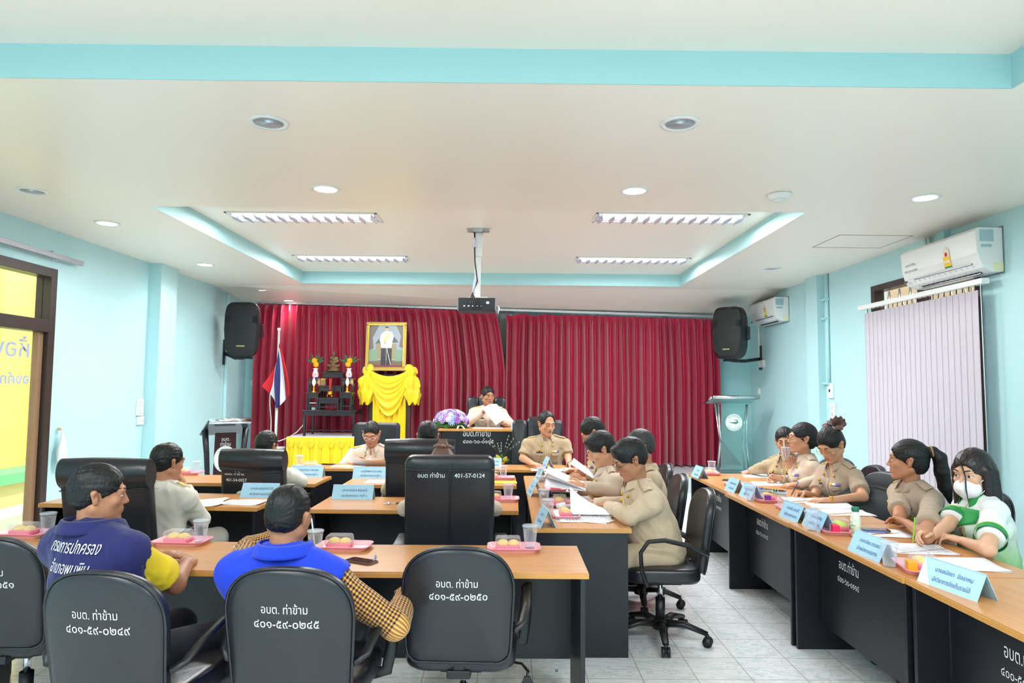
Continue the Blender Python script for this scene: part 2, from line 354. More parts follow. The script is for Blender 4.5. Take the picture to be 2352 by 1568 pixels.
# air conditioners
def aircon(y0, y1, z0, z1, label, txt):
    a = thing('air_conditioner', label, 'air conditioner', (XR, y0, z0), 0, 'air conditioners on the right wall'); d = .24; h = z1-z0; L_ = y1-y0
    prof = [(0, 0), (-.10, 0), (-.175, .035), (-.205, .09), (-.225, .16), (-d, h-.03), (-d+.03, h), (0, h)]
    MB().prism([(p[0], p[1]) for p in prof], 0, L_, 'y', .006, 2).build('casing', M_WHITE, a)
    MB().box(-.006, 0, -.01, L_+.012, -.01, h+.012).build('wall_plate', mat('grey_gap', (120, 130, 134), .7), a)
    def sl_(t, o=.0): q = Vector((-.175, 0, .035)); r_ = Vector((-.10, 0, 0)); v = q+(r_-q)*t; return v
    mb = MB().add([(-.207, .1, .085), (-.207, L_-.16, .085), (-.112, L_-.16, -.004), (-.112, .1, -.004)], [(0, 1, 2, 3)]); mb.build('air_outlet', mat('dark_vent', (40, 42, 50), .6), a, None, None, True)
    v = MB()
    for i in range(3): t = i/2; v.box(-.214+.085*t, -.208+.085*t, .1, L_-.16, .082-.08*t-.004, .082-.08*t)
    k = int(L_/.09)
    for i in range(k): y = .1+(L_-.26)*i/(k-1); v.add([(-.215, y, .078), (-.215, y+.006, .078), (-.12, y+.006, -.008), (-.12, y, -.008)], [(0, 1, 2, 3)])
    v.build('louvre', M_STEEL, a)
    MB().box(-.2, -.08, -.0015, .0, h-.12, h-.02).box(-.19, -.1, -.002, 0, h-.17, h-.145).build('rating_label', mat('grey_blue_print', (168, 196, 202), .6), a)
    MB().box(-.09, -.005, -.004, 0, .01, .08, .002).build('cover_cap', mat('cream_plastic', (238, 234, 190), .5), a)
    # energy label: yellow tag with a round top
    pz = [0, .035, .09, .16, h-.03]; px_ = [-.10, -.175, -.205, -.225, -d]; yc = L_*.36
    nx = lambda z: float(np.interp(z, pz, px_))
    def slip(nm, y0_, y1_, z0_, z1_, mm, par, off, rnd_=0): 
        mb = MB()
        def fn(u, v):
            z = z0_+(z1_-z0_)*v; hw_ = (y1_-y0_)/2*(1 if not rnd_ or v < .5 else math.sqrt(max(0, 1-((v-.5)/.5)**2)))
            return (nx(z)-off, (y0_+y1_)/2+hw_*(1-2*u), z)
        mb.grid(fn, 4, 12); return mb.build(nm, mm, par)
    e_ = slip('energy_label', yc-.05, yc+.05, .10, .29, mat('yellow_label', (250, 205, 50), .5), a, .003, 1)
    slip('label_top', yc-.045, yc+.045, .20, .283, mat('pale_label', (240, 226, 214), .5), e_, .0045, 1); slip('label_disc', yc-.018, yc+.018, .205, .24, mat('red_print', (214, 50, 44), .6), e_, .006, 1)
    slip('label_strip', yc-.05, yc+.05, .10, .113, mat('green_print', (30, 140, 70), .6), e_, .0045); slip('label_band', yc-.04, yc+.04, .145, .165, mat('pale_label', (240, 226, 214), .5), e_, .0045)
    if txt:
        for s, z in (('อบต.ท่าข้าม', .21), ('๔๒๐-๖๓-๐๐๒๒', .155)):
            lettering(s, .036, M_INK, a, face_M((nx(z+.02)-.006, L_-.16, z), (0, -1, 0), (0, 0, 1)), 'lettering', 0, None, 0, 'CENTER')
    MB().box(-.235, -.225, L_-.09, L_-.03, .055, .075, .003).build('maker_plate', mat('dark_grey_print', (70, 70, 76), .5), a)
    return a
aircon(5.7, 6.8, 2.59, 2.97, 'large white wall air conditioner above the blind with a yellow label', True)
aircon(10.12, 11.1, 2.6, 2.96, 'small white air conditioner high on the wall above the right loudspeaker', False)
p = thing('pipe_sleeve', 'painted pipe running up from the large air conditioner to the ceiling', 'pipe', (XR-.03, 6.5, 2.97)); MB().tube([(0, .1, 0), (0, .16, .06), (0, .17, .13)], .014, 8).tube([(0, .15, 0), (0, .21, .05), (0, .22, .13)], .011, 8).build('tube', M_WHITE, p); MB().box(-.03, .03, -.12, .0, -.02, .13).build('duct_cover', M_TRIM, p)
# conduits and boxes on the right wall
c = thing('conduit', 'aqua painted conduit with saddle clips beside the right wall pilaster', 'conduit', (XR-.022, 8.86, 0))
MB().tube([(0, 0, 1.62), (0, 0, H0)], .02, 8).build('tube', M_WALL, c)
for z in (1.65, 2.5, 2.75): MB().box(-.03, .022, -.03, .16, z, z+.025).build('clip', M_TRIM, c)
def wall_box(name, label, cat, p, w, h, side, parts):
    o = thing(name, label, cat, p); sx = -1 if side == 'R' else 1
    MB().box(min(0, sx*.03), max(0, sx*.03), -w/2, w/2, -h/2, h/2, .004).build('plate', M_WHITE, o)
    for nm, y, z, bw, bh, mm in parts: MB().box(min(sx*.028, sx*.036), max(sx*.028, sx*.036), y-bw/2, y+bw/2, z-bh/2, z+bh/2, .002).build(nm, mm, o)
    return o
wall_box('breaker_box', 'white breaker box at the foot of the conduit on the right wall', 'breaker box', (XR, 8.83, 1.57), .13, .19, 'R', [('lever', 0, 0, .03, .04, M_BLACK)])
wall_box('wall_outlet', 'white socket plate on the right wall under the breaker box', 'wall outlet', (XR, 8.77, 1.31), .12, .2, 'R', [('socket', 0, .04, .05, .05, mat('pale_grey', (206, 208, 210), .4)), ('socket', 0, -.04, .05, .05, mat('pale_grey', (206, 208, 210), .4))])
wall_box('light_switch', 'white two-gang light switch plate beside the left wall pilaster', 'light switch', (XL, 8.4, 1.3), .13, .2, 'L', [('rocker', 0, .045, .07, .07, mat('pale_grey', (206, 208, 210), .4)), ('rocker', 0, -.04, .07, .07, mat('pale_grey', (206, 208, 210), .4))])
wall_box('wall_outlet', 'white socket plate on the left wall directly under the light switch', 'wall outlet', (XL, 8.42, 1.14), .13, .1, 'L', [('socket', -.03, 0, .03, .04, mat('pale_grey', (206, 208, 210), .4)), ('socket', .03, 0, .03, .04, mat('pale_grey', (206, 208, 210), .4))])
o = wall_box('junction_box', 'white junction box on the wall under the right loudspeaker', 'junction box', (XR, 11.2, 2.0), .2, .12, 'R', [('cover', 0, 0, .16, .09, M_WHITE)])
o = wall_box('small_switch', 'small white switch on the wall behind the acrylic lectern', 'switch', (XR, 11.35, 1.55), .06, .1, 'R', [('rocker', 0, 0, .03, .05, M_WHITE)])
o = thing('wall_conduit', 'vertical white conduit on the wall behind the right loudspeaker', 'conduit', (XR-.02, 11.3, 0)); MB().tube([(0, 0, 1.95), (0, 0, 2.86)], .016, 8).build('tube', M_WHITE, o)
# small net hanging by the door
o = thing('net_bag', 'small white net hanging from a hook on the wall beside the door', 'net', (XL+.03, 6.9, 1.13))
MB().ball((0, 0, 0), .02, 8).build('hook', mat('beige_hook', (214, 180, 150), .5), o)
MB().grid(lambda u, v: (.03+.035*math.sin(math.pi*v)*math.cos(2*math.pi*u), (.02+.055*math.sin(math.pi*min(1, v*.95)))*math.sin(2*math.pi*u)*(.4+.9*v), -.03-.36*v), 16, 12).build('net', mat('white_net', (222, 232, 230), .8, bump=.6, bscale=120, bdist=.004), o)
MB().tube([(0, .01, 0), (.02, .03, -.1)], .004, 5).tube([(0, -.01, 0), (.02, -.04, -.1)], .004, 5).build('cord', M_WHITE, o)
# recessed downlights
M_LAMP = mat('lit_lamp', (255, 252, 246), .5, emit=9); M_REFL = mat('lamp_reflector', (214, 212, 222), .3, .6)
def downlight(px, py, lit, label):
    p = ceil_at(px, py); d = thing('downlight', label, 'ceiling light', (p.x, p.y, p.z), 0, 'recessed ceiling downlights')
    MB().lathe([(.115, 0), (.112, -.008), (.088, -.01), (.084, -.002)], 28).build('trim_ring', M_WHITE, d)
    if lit:
        MB().lathe([(.0001, -.006), (.086, -.006)], 24).build('lamp', M_LAMP, d)
        l = bpy.data.lights.new('downlight_beam', 'SPOT'); l.energy = LAMP_W; l.spot_size = 2.6; l.spot_blend = .6; l.shadow_soft_size = .07; l.color = (1, .97, .95)
        lo = bpy.data.objects.new('downlight_beam', l); COL.objects.link(lo); lo.location = (p.x, p.y, p.z-.03)
    else:
        MB().lathe([(.084, -.004), (.07, .0), (.045, .045), (.0001, .06)], 24).build('reflector', M_REFL, d); MB().tube([(0, 0, .05), (0, 0, .005)], [.03, .022], 10).build('bulb', M_WHITE, d)
pos = 'left row by the wall', 'second row from the left', 'third row from the left', 'right row by the wall'
for px, py, lit, lb in ((617, 281, 0, 'large unlit recessed downlight nearest the camera, left of centre'), (1562, 283, 0, 'large unlit recessed downlight nearest the camera, right of centre'), (73, 438, 0, 'unlit downlight at the far left of the ceiling above the door'),
    (748, 433, 1, 'lit downlight in front of the left coffer lights'), (1457, 437, 1, 'lit downlight in front of the right coffer lights'), (2125, 453, 1, 'bright downlight near the large air conditioner'),
    (246, 512, 1, 'lit downlight near the left wall left of the coffer corner'), (471, 607, 1, 'lit downlight near the left wall above the pilaster'), (608, 667, 1, 'lit downlight above the left loudspeaker'),
    (955, 667, 1, 'lit downlight behind the coffer, left of the projector'), (1308, 669, 1, 'lit downlight behind the coffer, right of the projector'), (665, 690, 1, 'lit downlight over the curtain near the left loudspeaker'),
    (978, 692, 1, 'lit downlight over the curtain just left of the projector'), (1292, 693, 1, 'lit downlight over the curtain right of the projector'), (1601, 705, 1, 'lit downlight over the right end of the curtain'),
    (1654, 671, 1, 'lit downlight in front of the right loudspeaker'), (1773, 616, 0, 'unlit downlight near the small air conditioner')): downlight(px, py, lit, lb)
# smoke detector
p = at(1790, 446, z=H0); o = thing('smoke_detector', 'round cream smoke detector on the ceiling near the bright downlight', 'smoke detector', tuple(p)); MB().lathe([(.09, 0), (.095, -.015), (.08, -.035), (.045, -.04)], 28).build('base', M_WHITE, o); MB().lathe([(.045, -.038), (.04, -.055), (.0001, -.058)], 20).build('sensor', M_WHITE, o)
# louvred fluorescent fixtures
M_TUBE = mat('fluorescent_tube', (246, 248, 255), .5, emit=3.5); M_MIRR = mat('mirror_louvre', (226, 226, 242), .25, .35)
def troffer(x, y, label, vis=True, lw=1.5, w=.36):
    t = thing('fluorescent_fixture', label, 'ceiling light', (x, y, H1), 0, 'louvred fluorescent ceiling fixtures')
    f = MB(); a, c = lw/2, w/2
    f.box(-a, a, -c, -c+.025, -.012, -.001, .002).box(-a, a, c-.025, c, -.012, -.001, .002).box(-a, -a+.025, -c, c, -.012, -.001, .002).box(a-.025, a, -c, c, -.012, -.001, .002); f.build('frame', M_WHITE, t)
    MB().box(-a+.02, a-.02, -c+.02, c-.02, -.002, -.0005).build('reflector', M_MIRR, t)
    for yy in (-c*.45, c*.45): MB().tube([(-a+.05, yy, -.012), (a-.05, yy, -.012)], .011, 8).build('tube', M_TUBE, t)
    lv = MB(); k = 13
    for i in range(k):
        xx = -a+.06+(lw-.12)*i/(k-1)
        for s in (-1, 1): lv.add([(xx-.03, s*.012, -.034), (xx+.03, s*.012, -.034), (xx+.006, s*(c-.03), -.034), (xx-.006, s*(c-.03), -.034), (xx, s*.012, -.006), (xx, s*(c-.03), -.006)], [(0, 1, 2, 3), (0, 3, 5, 4), (1, 4, 5, 2), (0, 4, 1), (2, 5, 3)])
    lv.box(-a+.03, a-.03, -.012, .012, -.036, -.006); lv.build('louvre', M_MIRR, t)
    l = bpy.data.lights.new('fixture_light', 'AREA'); l.shape = 'RECTANGLE'; l.size = lw; l.size_y = w; l.energy = TROF_W; l.color = (.93, .97, 1)
    lo = bpy.data.objects.new('fixture_light', l); COL.objects.link(lo); lo.location = (x, y, H1-.05)
troffer(-2.05, 6.8, 'louvred fluorescent fixture at the front left of the far coffer'); troffer(1.6, 6.7, 'louvred fluorescent fixture at the front right of the far coffer')
troffer(-2.07, 9.0, 'louvred fluorescent fixture at the back left of the far coffer'); troffer(1.63, 8.95, 'louvred fluorescent fixture at the back right of the far coffer')
for y in (.6, -1.8):
    for x in (-2.05, 1.6): troffer(x, y, 'louvred fluorescent fixture %s of the coffer over the camera' % (('at the front ' if y > 0 else 'at the back ')+('left' if x < 0 else 'right')))
# projector on its ceiling pole
pj = thing('projector', 'dark grey projector hanging on a white ceiling pole', 'projector', (-.33, 7.3, 2.38))
MB().box(-.2, .2, -.15, .15, 0, .14, .012, 3).build('body', mat('dark_grey_casing', (44, 46, 54), .5), pj)
MB().box(-.204, -.19, -.15, .15, .005, .135, .004).box(.19, .204, -.15, .15, .005, .135, .004).build('side_panel', mat('grey_casing', (130, 132, 140), .5), pj)
for i in range(5): MB().box(-.14+.045*i, -.12+.045*i, -.153, -.148, .045, .058).build('port', M_PAPER, pj)
MB().box(.1, .13, -.153, -.148, .075, .1).build('port', M_PAPER, pj)
MB().box(-.09, .11, -.1, .1, .14, .155, .003).build('mount_plate', M_WHITE, pj)
pl = MB().box(-.03, .03, -.03, .03, .155, .88, .004).box(-.04, .045, -.04, .04, .60, .86, .004).build('pole', M_WHITE, pj)
a = MB()
for s in (-1, 1):
    for y in (-.06, .06): a.box(min(0, s*.12), max(0, s*.12), y-.012, y+.012, .885, .897)
a.box(-.05, .05, -.08, .08, .86, .9).build('ceiling_bracket', M_STEEL, pj)
cb = MB(); cb.tube([(-.035, -.04, .9), (-.035, -.045, .7), (-.03, -.05, .55), (-.01, -.05, .4), (.0, -.05, .33), (-.03, -.06, .25), (-.05, -.08, .19)], .008, 6)
for k in range(4): cb.tube([(-.05, -.09, .19), (-.07+.02*k, -.17, .12), (-.05+.03*k, -.19, .02-.01*k), (-.02+.03*k, -.17, .03), (.03*k, -.155, .06)], .005, 5)
cb.build('cable', mat('dark_cable', (50, 48, 52), .5), pj); MB().tube([(-.035, -.05, .8), (-.03, -.05, .7)], .016, 6).build('cable_sleeve', mat('lilac_sleeve', (206, 208, 226), .5), pj); MB().tube([(-.02, -.055, .36), (-.045, -.07, .2)], .015, 6).build('cable_sleeve', mat('lilac_sleeve', (206, 208, 226), .5), pj)
MB().tube([(.215, 0, .05), (.225, -.02, -.01), (.23, -.02, .05), (.215, 0, .07)], .012, 6).build('cable_coil', M_WHITE, pj)
# ================================================================ curtains, stage and altar
M_CURT = mat('crimson_curtain_satin', (174, 10, 60), .36, spec=.5, sheen=.4, bump=.12, bscale=30, bdist=.006, stretch=(1, 1, .15))
YC = 11.5
def rail_z(x): return 2.955+(2.775-2.955)*(x+4.2)/7.73
o = thing('curtain_rail', 'long white curtain rail along the back wall above the crimson curtains', 'curtain rail', (0, YC, 0))
MB().tube([(-4.25, 0, rail_z(-4.25)+.03), (3.62, 0, rail_z(3.62)+.03)], .022, 8).build('rail', mat('white_rail', (226, 224, 226), .4), o)
b = MB()
for x in np.arange(-4, 3.6, .95): b.box(x-.01, x+.01, -.01, .24, rail_z(x)+.03, rail_z(x)+.055)
b.build('bracket', M_WHITE, o)
def curtain(xa, xb, xa_b, xb_b, zb, label, seed, sag):
    r = random.Random(seed); n = 520; wl = []; x = 0
    while x < 1.001: wl.append(x); x += r.uniform(.75, 1.3)*.128/(xb-xa)
    def ph(u):
        for i in range(len(wl)-1):
            if wl[i] <= u < wl[i+1]: return i+(u-wl[i])/(wl[i+1]-wl[i])
        return len(wl)-1+(u-wl[-1])/.03
    amps = [r.uniform(.6, 1.25) for _ in range(len(wl)+3)]; sk = [r.uniform(-.25, .25) for _ in range(len(wl)+3)]
    P = [ph(i/n) for i in range(n+1)]
    def fn(u, v):
        i = min(n, int(round(u*n))); p = P[i]; k = int(p); fr = p-k; a = amps[k]*(1-fr)+amps[k+1]*fr
        top = rail_z(xa+(xb-xa)*u); x = xa+(xb-xa)*u; xbm = xa_b+(xb_b-xa_b)*u
        s = sag(u); z = zb+(top-s-zb)*v; t = 1-v
        ease = min(1, t*2.4)**.6 if s or True else t
        x = x+(xbm-x)*ease
        w = math.sin(2*math.pi*(fr+sk[k]*t*.3)); w = math.copysign(abs(w)**.75, w)
        pinch = min(1, max(0, (t-.0)/.07)); amp = (.022+.07*pinch*a)*(.75+.5*t)
        head = 0 if t > .07 else .012*math.sin(4*math.pi*fr)*(1-t/.07)
        d = w*amp+head+.012*noise.noise(Vector((x*3, v*4, seed)))
        x += .016*math.cos(2*math.pi*fr)*pinch*a+.01*noise.noise(Vector((x*2, v*3, seed+5)))
        return (x, YC-d, z+.008*math.sin(2*math.pi*fr)*(1-pinch))
    o = MB().grid(fn, n, 36).build('curtain', M_CURT, None, None)
    return tag(o, label, 'curtain', 'crimson stage curtains')
curtain(-4.22, -.22, -4.26, -.04, .42, 'left crimson pleated curtain behind the flag and the altar', 3, lambda u: 0)
curtain(-.03, 3.56, -.05, 3.6, .30, 'right crimson pleated curtain behind the officials, its inner corner sagging', 8, lambda u: .02+.05*max(0, 1-u*3)*(.5+.5*math.sin(u*60)))
o = struct(MB().box(-.14, .08, YB-.06, YB, ST, 2.95).build('trim_7', mat('grey_door_edge', (150, 150, 150), .5)))
# loudspeakers on wall brackets
def speaker(loc, rz, label, brk, blabel, side):
    s = thing('loudspeaker', label, 'loudspeaker', loc, rz, 'wall loudspeakers')
    def out(k):
        P = []
        for i in range(40):
            q = 2*math.pi*i/40; c_, s_ = math.cos(q), math.sin(q); e = .38
            x = math.copysign(abs(c_)**e, c_)*.255; z = math.copysign(abs(s_)**e, s_)*.41
            x *= 1-.07*(z/.41)**2*(1 if z > 0 else 1.3)-.06*(z < 0)*(-z/.41); P.append((x*k, z*k))
        return P
    V = []; F = []; lay = [(-.17, .93), (-.15, 1), (.0, 1), (.10, .86), (.17, .62), (.18, .5)]
    for y, k in lay: V += [(p[0]*(k if y > 0 else k), y, p[1]*(k if y < 0 else (.5+.5*k))) for p in out(1)]
    for i in range(len(lay)-1):
        for j in range(40): F.append((i*40+j, i*40+(j+1) % 40, (i+1)*40+(j+1) % 40, (i+1)*40+j))
    F += [tuple(range(40))[::-1], tuple(200+j for j in range(40))]
    MB().add(V, F, True).build('cabinet', mat('speaker_black', (17, 17, 20), .4), s, None, 40, True)
    g = out(.88); V = []; F = []
    for k in (1, .8, .5, 0.02): V += [(p[0]*k, -.176-.016*(1-k*k), p[1]*k) for p in g]
    for i in range(3):
        for j in range(40): F.append((i*40+j, i*40+(j+1) % 40, (i+1)*40+(j+1) % 40, (i+1)*40+j))
    gr = MB().add(V, F, True).build('grille', mat('speaker_grille', (20, 20, 23), .55, bump=.5, bscale=400, bdist=.002), s, None, None, True)
    p = MB()
    for sx in (-1, 1):
        for k in range(6): p.box(min(sx*.16, sx*.235), max(sx*.16, sx*.235), -.19, -.178, .1+.017*k, .109+.017*k)
    p.build('port', mat('dark_slot', (8, 8, 9), .7), s); MB().box(-.06, .06, -.2, -.19, -.27, -.25, .002).build('badge', mat('pale_gold_badge', (178, 168, 110), .4, .6), s)
    MB().tube([(.2, .0, .1), (.275, .02, .08), (.275, .02, -.1), (.2, 0, -.12)], .016, 8).build('handle', M_BLACK, s)
    k = thing('speaker_bracket', blabel, 'bracket', brk, 0, 'loudspeaker wall brackets'); sg = side
    MB().box(min(0, sg*.02), max(0, sg*.02), -.05, .05, -.2, .2, .003).build('wall_plate', M_BLACK, k)
    dx, dy, dz = loc[0]-brk[0], loc[1]-brk[1]+.02, loc[2]-.43-brk[2]
    MB().tube([(sg*.02, 0, -.02), (dx*.6, dy*.6, dz), (dx, dy, dz)], .028, 8).box(dx-.12, dx+.12, dy-.05, dy+.05, dz-.015, dz+.02).build('arm', M_BLACK, k)
speaker((-4.06, 10.5, 2.43), math.radians(8), 'black loudspeaker on the left wall bracket beside the curtain', (-4.5, 10.85, 2.1), 'black bracket carrying the left loudspeaker', 1)
speaker((3.55, 10.75, 2.46), math.radians(-46), 'black loudspeaker on the right wall bracket under the small air conditioner', (4.2, 11.28, 2.1), 'black bracket carrying the right loudspeaker', -1)
# flag
fl = thing('flag_pole', 'white flag pole in a white urn base at the left end of the curtain', 'flag pole', (-3.69, 11.0, ST))
MB().lathe([(.022, .3), (.022, 1.1), (.018, 1.1), (.018, 2.18), (.028, 2.19), (.028, 2.22), (.0001, 2.23)], 12).build('pole', M_WHITE, fl)
MB().lathe([(.15, 0), (.15, .03), (.1, .06), (.16, .16), (.17, .24), (.11, .27), (.15, .3), (.15, .325), (.03, .33), (.03, .4)], 24).build('urn_base', mat('white_plaster', (232, 226, 228), .5), fl)
STR = [((206, 26, 44), 0, 1/6), ((240, 236, 242), 1/6, 2/6), ((40, 42, 110), 2/6, 4/6), ((240, 236, 242), 4/6, 5/6), ((206, 26, 44), 5/6, 1)]
fg = thing('flag', 'red, white and blue striped national flag hanging limp from the pole', 'flag', (-3.69, 11.0, ST))
def flagp(u, v):
    L_ = .82+.18*math.sin(math.pi*u)**2-.40*u**2; zz = 1.98-.34*u*(1-.2*v)-L_*v; sp = v**.8
    x = .02+sp*(.22-.40*u)+.03*math.sin(7*u+3*v)*v; y = -.03-.07*v*math.sin(12*u+2.2*v)-.04*v
    return (x-.03*u, y, zz)
for i, (c, a, b_) in enumerate(STR): MB().grid(lambda u, v: flagp(a+(b_-a)*u, v), 8, 24, .001).build('stripe', mat('flag_%d_%d_%d' % c, c, .7), fg)
# low altar platform with a pleated yellow skirt
A = thing('altar_platform', 'low white-topped platform with a pleated yellow satin skirt', 'platform', (-2.75, 10.55, ST))
AW, AD, AH = 1.24, 1.0, .52
MB().box(-AW/2, AW/2, 0, AD, AH-.03, AH, .004).build('top', mat('pale_grey_cloth', (214, 212, 220), .7), A)
M_YSAT = mat('yellow_satin', (252, 214, 30), .42, spec=.45, sheen=.2, bump=.1, bscale=20, bdist=.01)
def skirt(u, v):
    x = -AW/2+AW*u; k = u*8; fr = k-int(k); t = 1-v; fan = abs(fr-.5)*2
    d = .02+.035*math.sin(2*math.pi*k*2.5)*t+.03*(1-fan)*t
    return (x+.03*math.sin(2*math.pi*k)*t, -d, AH-.005-(AH-.02)*t*(1-.12*fan**2))
MB().grid(skirt, 160, 14).build('skirt', M_YSAT, A); b = MB()
for k in range(8):
    x = -AW/2+AW*(k+.5)/8
    for q in (-.5, 0, .5): b.tube([(x, -.035, AH-.005), (x+q*.08, -.06, AH-.07), (x+q*.05, -.05, AH-.14), (x, -.055, AH-.17)], [.01, .022, .016, .004], 8, flat=(1, .5))
b.build('swag_knot', M_YSAT, A); MB().box(-AW/2+.02, AW/2-.02, .03, AD, 0, AH-.03).build('core', mat('plain_board', (210, 190, 120), .8), A)
M_LACQ = mat('black_lacquer', (34, 24, 28), .22, spec=.6)
z0 = ST+AH
def stand2(label, px0, px1, pyt, Y, dep, zb, name='altar_stand'):
    a = at(px0, pyt, Y=Y); c = at(px1, pyt, Y=Y); w = c.x-a.x; h = a.z-zb; t = .045; lw = .036 if w > .5 else .026
    o = thing(name, label, 'altar table', (a.x+w/2, Y, zb), 0, 'black lacquered altar tables')
    MB().box(-w/2-.015, w/2+.015, -.015, dep+.015, h-t*.5, h, .004).box(-w/2+.005, w/2-.005, .005, dep-.005, h-t*1.3, h-t*.5).build('top', M_LACQ, o)
    for sx in (-1, 1):
        for y in (0, dep-lw): MB().box(min(sx*w/2, sx*(w/2-lw)), max(sx*w/2, sx*(w/2-lw)), y, y+lw, 0, h-t, .003).build('leg', M_LACQ, o)
    MB().box(-w/2+lw, w/2-lw, .004, .018, h-t*2, h-t*1.2).build('apron', M_LACQ, o); MB().box(-w/2+lw, w/2-lw, .005, .02, h*.2, h*.2+.018).build('stretcher', M_LACQ, o)
    return o.location.x, zb+h, o
bx, bz, _ = stand2('large black lacquered base table of the altar standing on the yellow-skirted platform', 697, 815, 941, 10.7, .5, z0, 'altar_table')
lx, lz, _ = stand2('left front black altar stand carrying a candle lamp', 704, 731, 901, 10.72, .16, bz)
rx, rz_, _ = stand2('right front black altar stand carrying a candle lamp', 782, 808, 901, 10.72, .16, bz)
mx_, mz, _ = stand2('low middle black altar stand carrying the incense burner', 732, 778, 913, 10.72, .16, bz)
l2x, l2z, _ = stand2('left back black altar stand carrying a flower vase', 708, 735, 868, 10.94, .14, bz)
r2x, r2z, _ = stand2('right back black altar stand carrying a flower vase', 786, 812, 868, 10.94, .14, bz)
m2x, m2z, _ = stand2('second middle black altar stand behind the incense burner', 733, 784, 885, 10.93, .1, bz)
m3x, m3z, _ = stand2('tallest black altar stand carrying the bronze statue', 740, 788, 854, 11.06, .16, bz)
# vases with marigolds and leaves
M_PORC = mat('pink_white_porcelain', (238, 190, 200), .3, var=.25, bscale=26)
M_LEAF = mat('dark_green_leaf', (44, 88, 44), .5); M_MARI = mat('marigold', (255, 168, 8), .8)
def leaf(mb, base, tip, w, n=6):
    b, t = Vector(base), Vector(tip); d = t-b; sd = d.cross(Vector((0, 1, .2))).normalized()
    mb.grid(lambda u, v: b+d*u+sd*(v-.5)*2*w*math.sin(math.pi*min(1, u*.96+.04))**.8+Vector((0, -.15*d.length*u*(1-u)-abs(v-.5)*w*.5, 0)), n, 2, .0012)
for x, z, s_, wh in ((l2x, l2z, 1, 'left'), (r2x, r2z, -1, 'right')):
    v = thing('flower_vase', 'pink and white porcelain vase on the %s back altar stand' % wh, 'vase', (x, 11.01, z), 0, 'porcelain altar vases')
    MB().lathe([(.042, 0), (.038, .01), (.048, .03), (.05, .07), (.034, .115), (.03, .135), (.044, .16), (.04, .16), (.026, .135)], 20).build('body', M_PORC, v)
    b = MB()
    for q in range(5): a = q*1.26; b.ball((.046*math.cos(a), .046*math.sin(a), .06+.012*(q % 2)), (.012, .008, .012), 6)
    b.build('painted_flower', mat('red_enamel', (212, 60, 70), .4), v); MB().lathe([(.043, .002), (.045, .018)], 20).build('foot_band', mat('blue_enamel', (90, 96, 170), .4), v)
    f = thing('marigold_bouquet', 'two orange marigolds with dark leaves in the %s altar vase' % wh, 'flowers', (x, 11.01, z+.12), 0, 'marigold bouquets')
    MB().tube([(0, 0, -.08), (0, -.01, .1), (-.02*s_, -.02, .16)], .004, 5).build('stem', M_LEAF, f)
    for i, (dx, dz) in enumerate(((.012*s_, .1), (-.014*s_, .16))):
        m_ = MB()
        for q in range(5):
            for w_ in range(9):
                a = w_*.698+q*.3; rr = .036*(q+1)/5; m_.ball((dx+rr*math.cos(a), -.035+.012*q/5, dz+rr*math.sin(a)), (.011, .012, .011), 6)
        m_.ball((dx, -.03, dz), .03, 8); m_.build('marigold', M_MARI, f)
    for q in range(7):
        a = -1.2+2.4*q/6; L = .1+.05*rnd.random(); m_ = MB(); leaf(m_, (.02*math.sin(a), 0, .11), (math.sin(a)*(.05+L), -.02+.03*(q % 2), .13+math.cos(a)*L*1.25), .017); m_.build('leaf', M_LEAF, f)
# candle lamps
M_FLAME = mat('candle_flame_bulb', (255, 214, 150), .3, emit=14)
for x, z, wh in ((lx, lz, 'left'), (rx, rz_, 'right')):
    c = thing('candle_lamp', 'brass electric candle glowing on the %s front altar stand' % wh, 'candle lamp', (x, 10.79, z), 0, 'electric altar candles')
    MB().lathe([(.05, 0), (.05, .008), (.022, .02), (.012, .04), (.02, .055), (.01, .07), (.016, .09), (.017, .115), (.0001, .115)], 18).build('base', M_BRASS, c)
    MB().lathe([(.012, .115), (.024, .145), (.025, .165), (.016, .2), (.0001, .235)], 14).build('bulb', M_FLAME, c)
    l = bpy.data.lights.new('candle_glow', 'POINT'); l.energy = 1.2; l.color = (1, .55, .2); l.shadow_soft_size = .03; lo = bpy.data.objects.new('candle_glow', l); COL.objects.link(lo); lo.location = (x, 10.75, z+.17)
ib = thing('incense_burner', 'brass three-legged incense burner with red joss sticks at the centre of the altar', 'incense burner', (mx_, 10.79, mz))
MB().lathe([(.02, .035), (.042, .045), (.045, .065), (.034, .08), (.046, .095), (.042, .097), (.03, .085), (.0001, .08)], 20).build('bowl', M_BRASS, ib)
for q in range(3): a = q*2.094-.52; MB().tube([(.03*math.cos(a), .03*math.sin(a), .05), (.04*math.cos(a), .04*math.sin(a), .025), (.036*math.cos(a), .036*math.sin(a), 0)], .008, 8).build('leg', M_BRASS, ib)
for q in range(3): MB().tube([(-.01+.011*q, 0, .08), (-.014+.014*q, .01*(q % 2), .30)], .0035, 5).build('joss_stick', mat('red_incense', (206, 66, 60), .7), ib)
o = thing('small_carved_box', 'small carved dark box on the second middle altar stand', 'box', (m2x-.13, 10.98, m2z)); MB().box(-.045, .045, -.03, .03, 0, .11, .004).build('box', mat('carved_brown', (110, 84, 64), .5, bump=.8, bscale=70, bdist=.01), o); MB().box(-.05, .05, -.034, .034, .095, .112, .003).build('lid', M_BRASS, o)
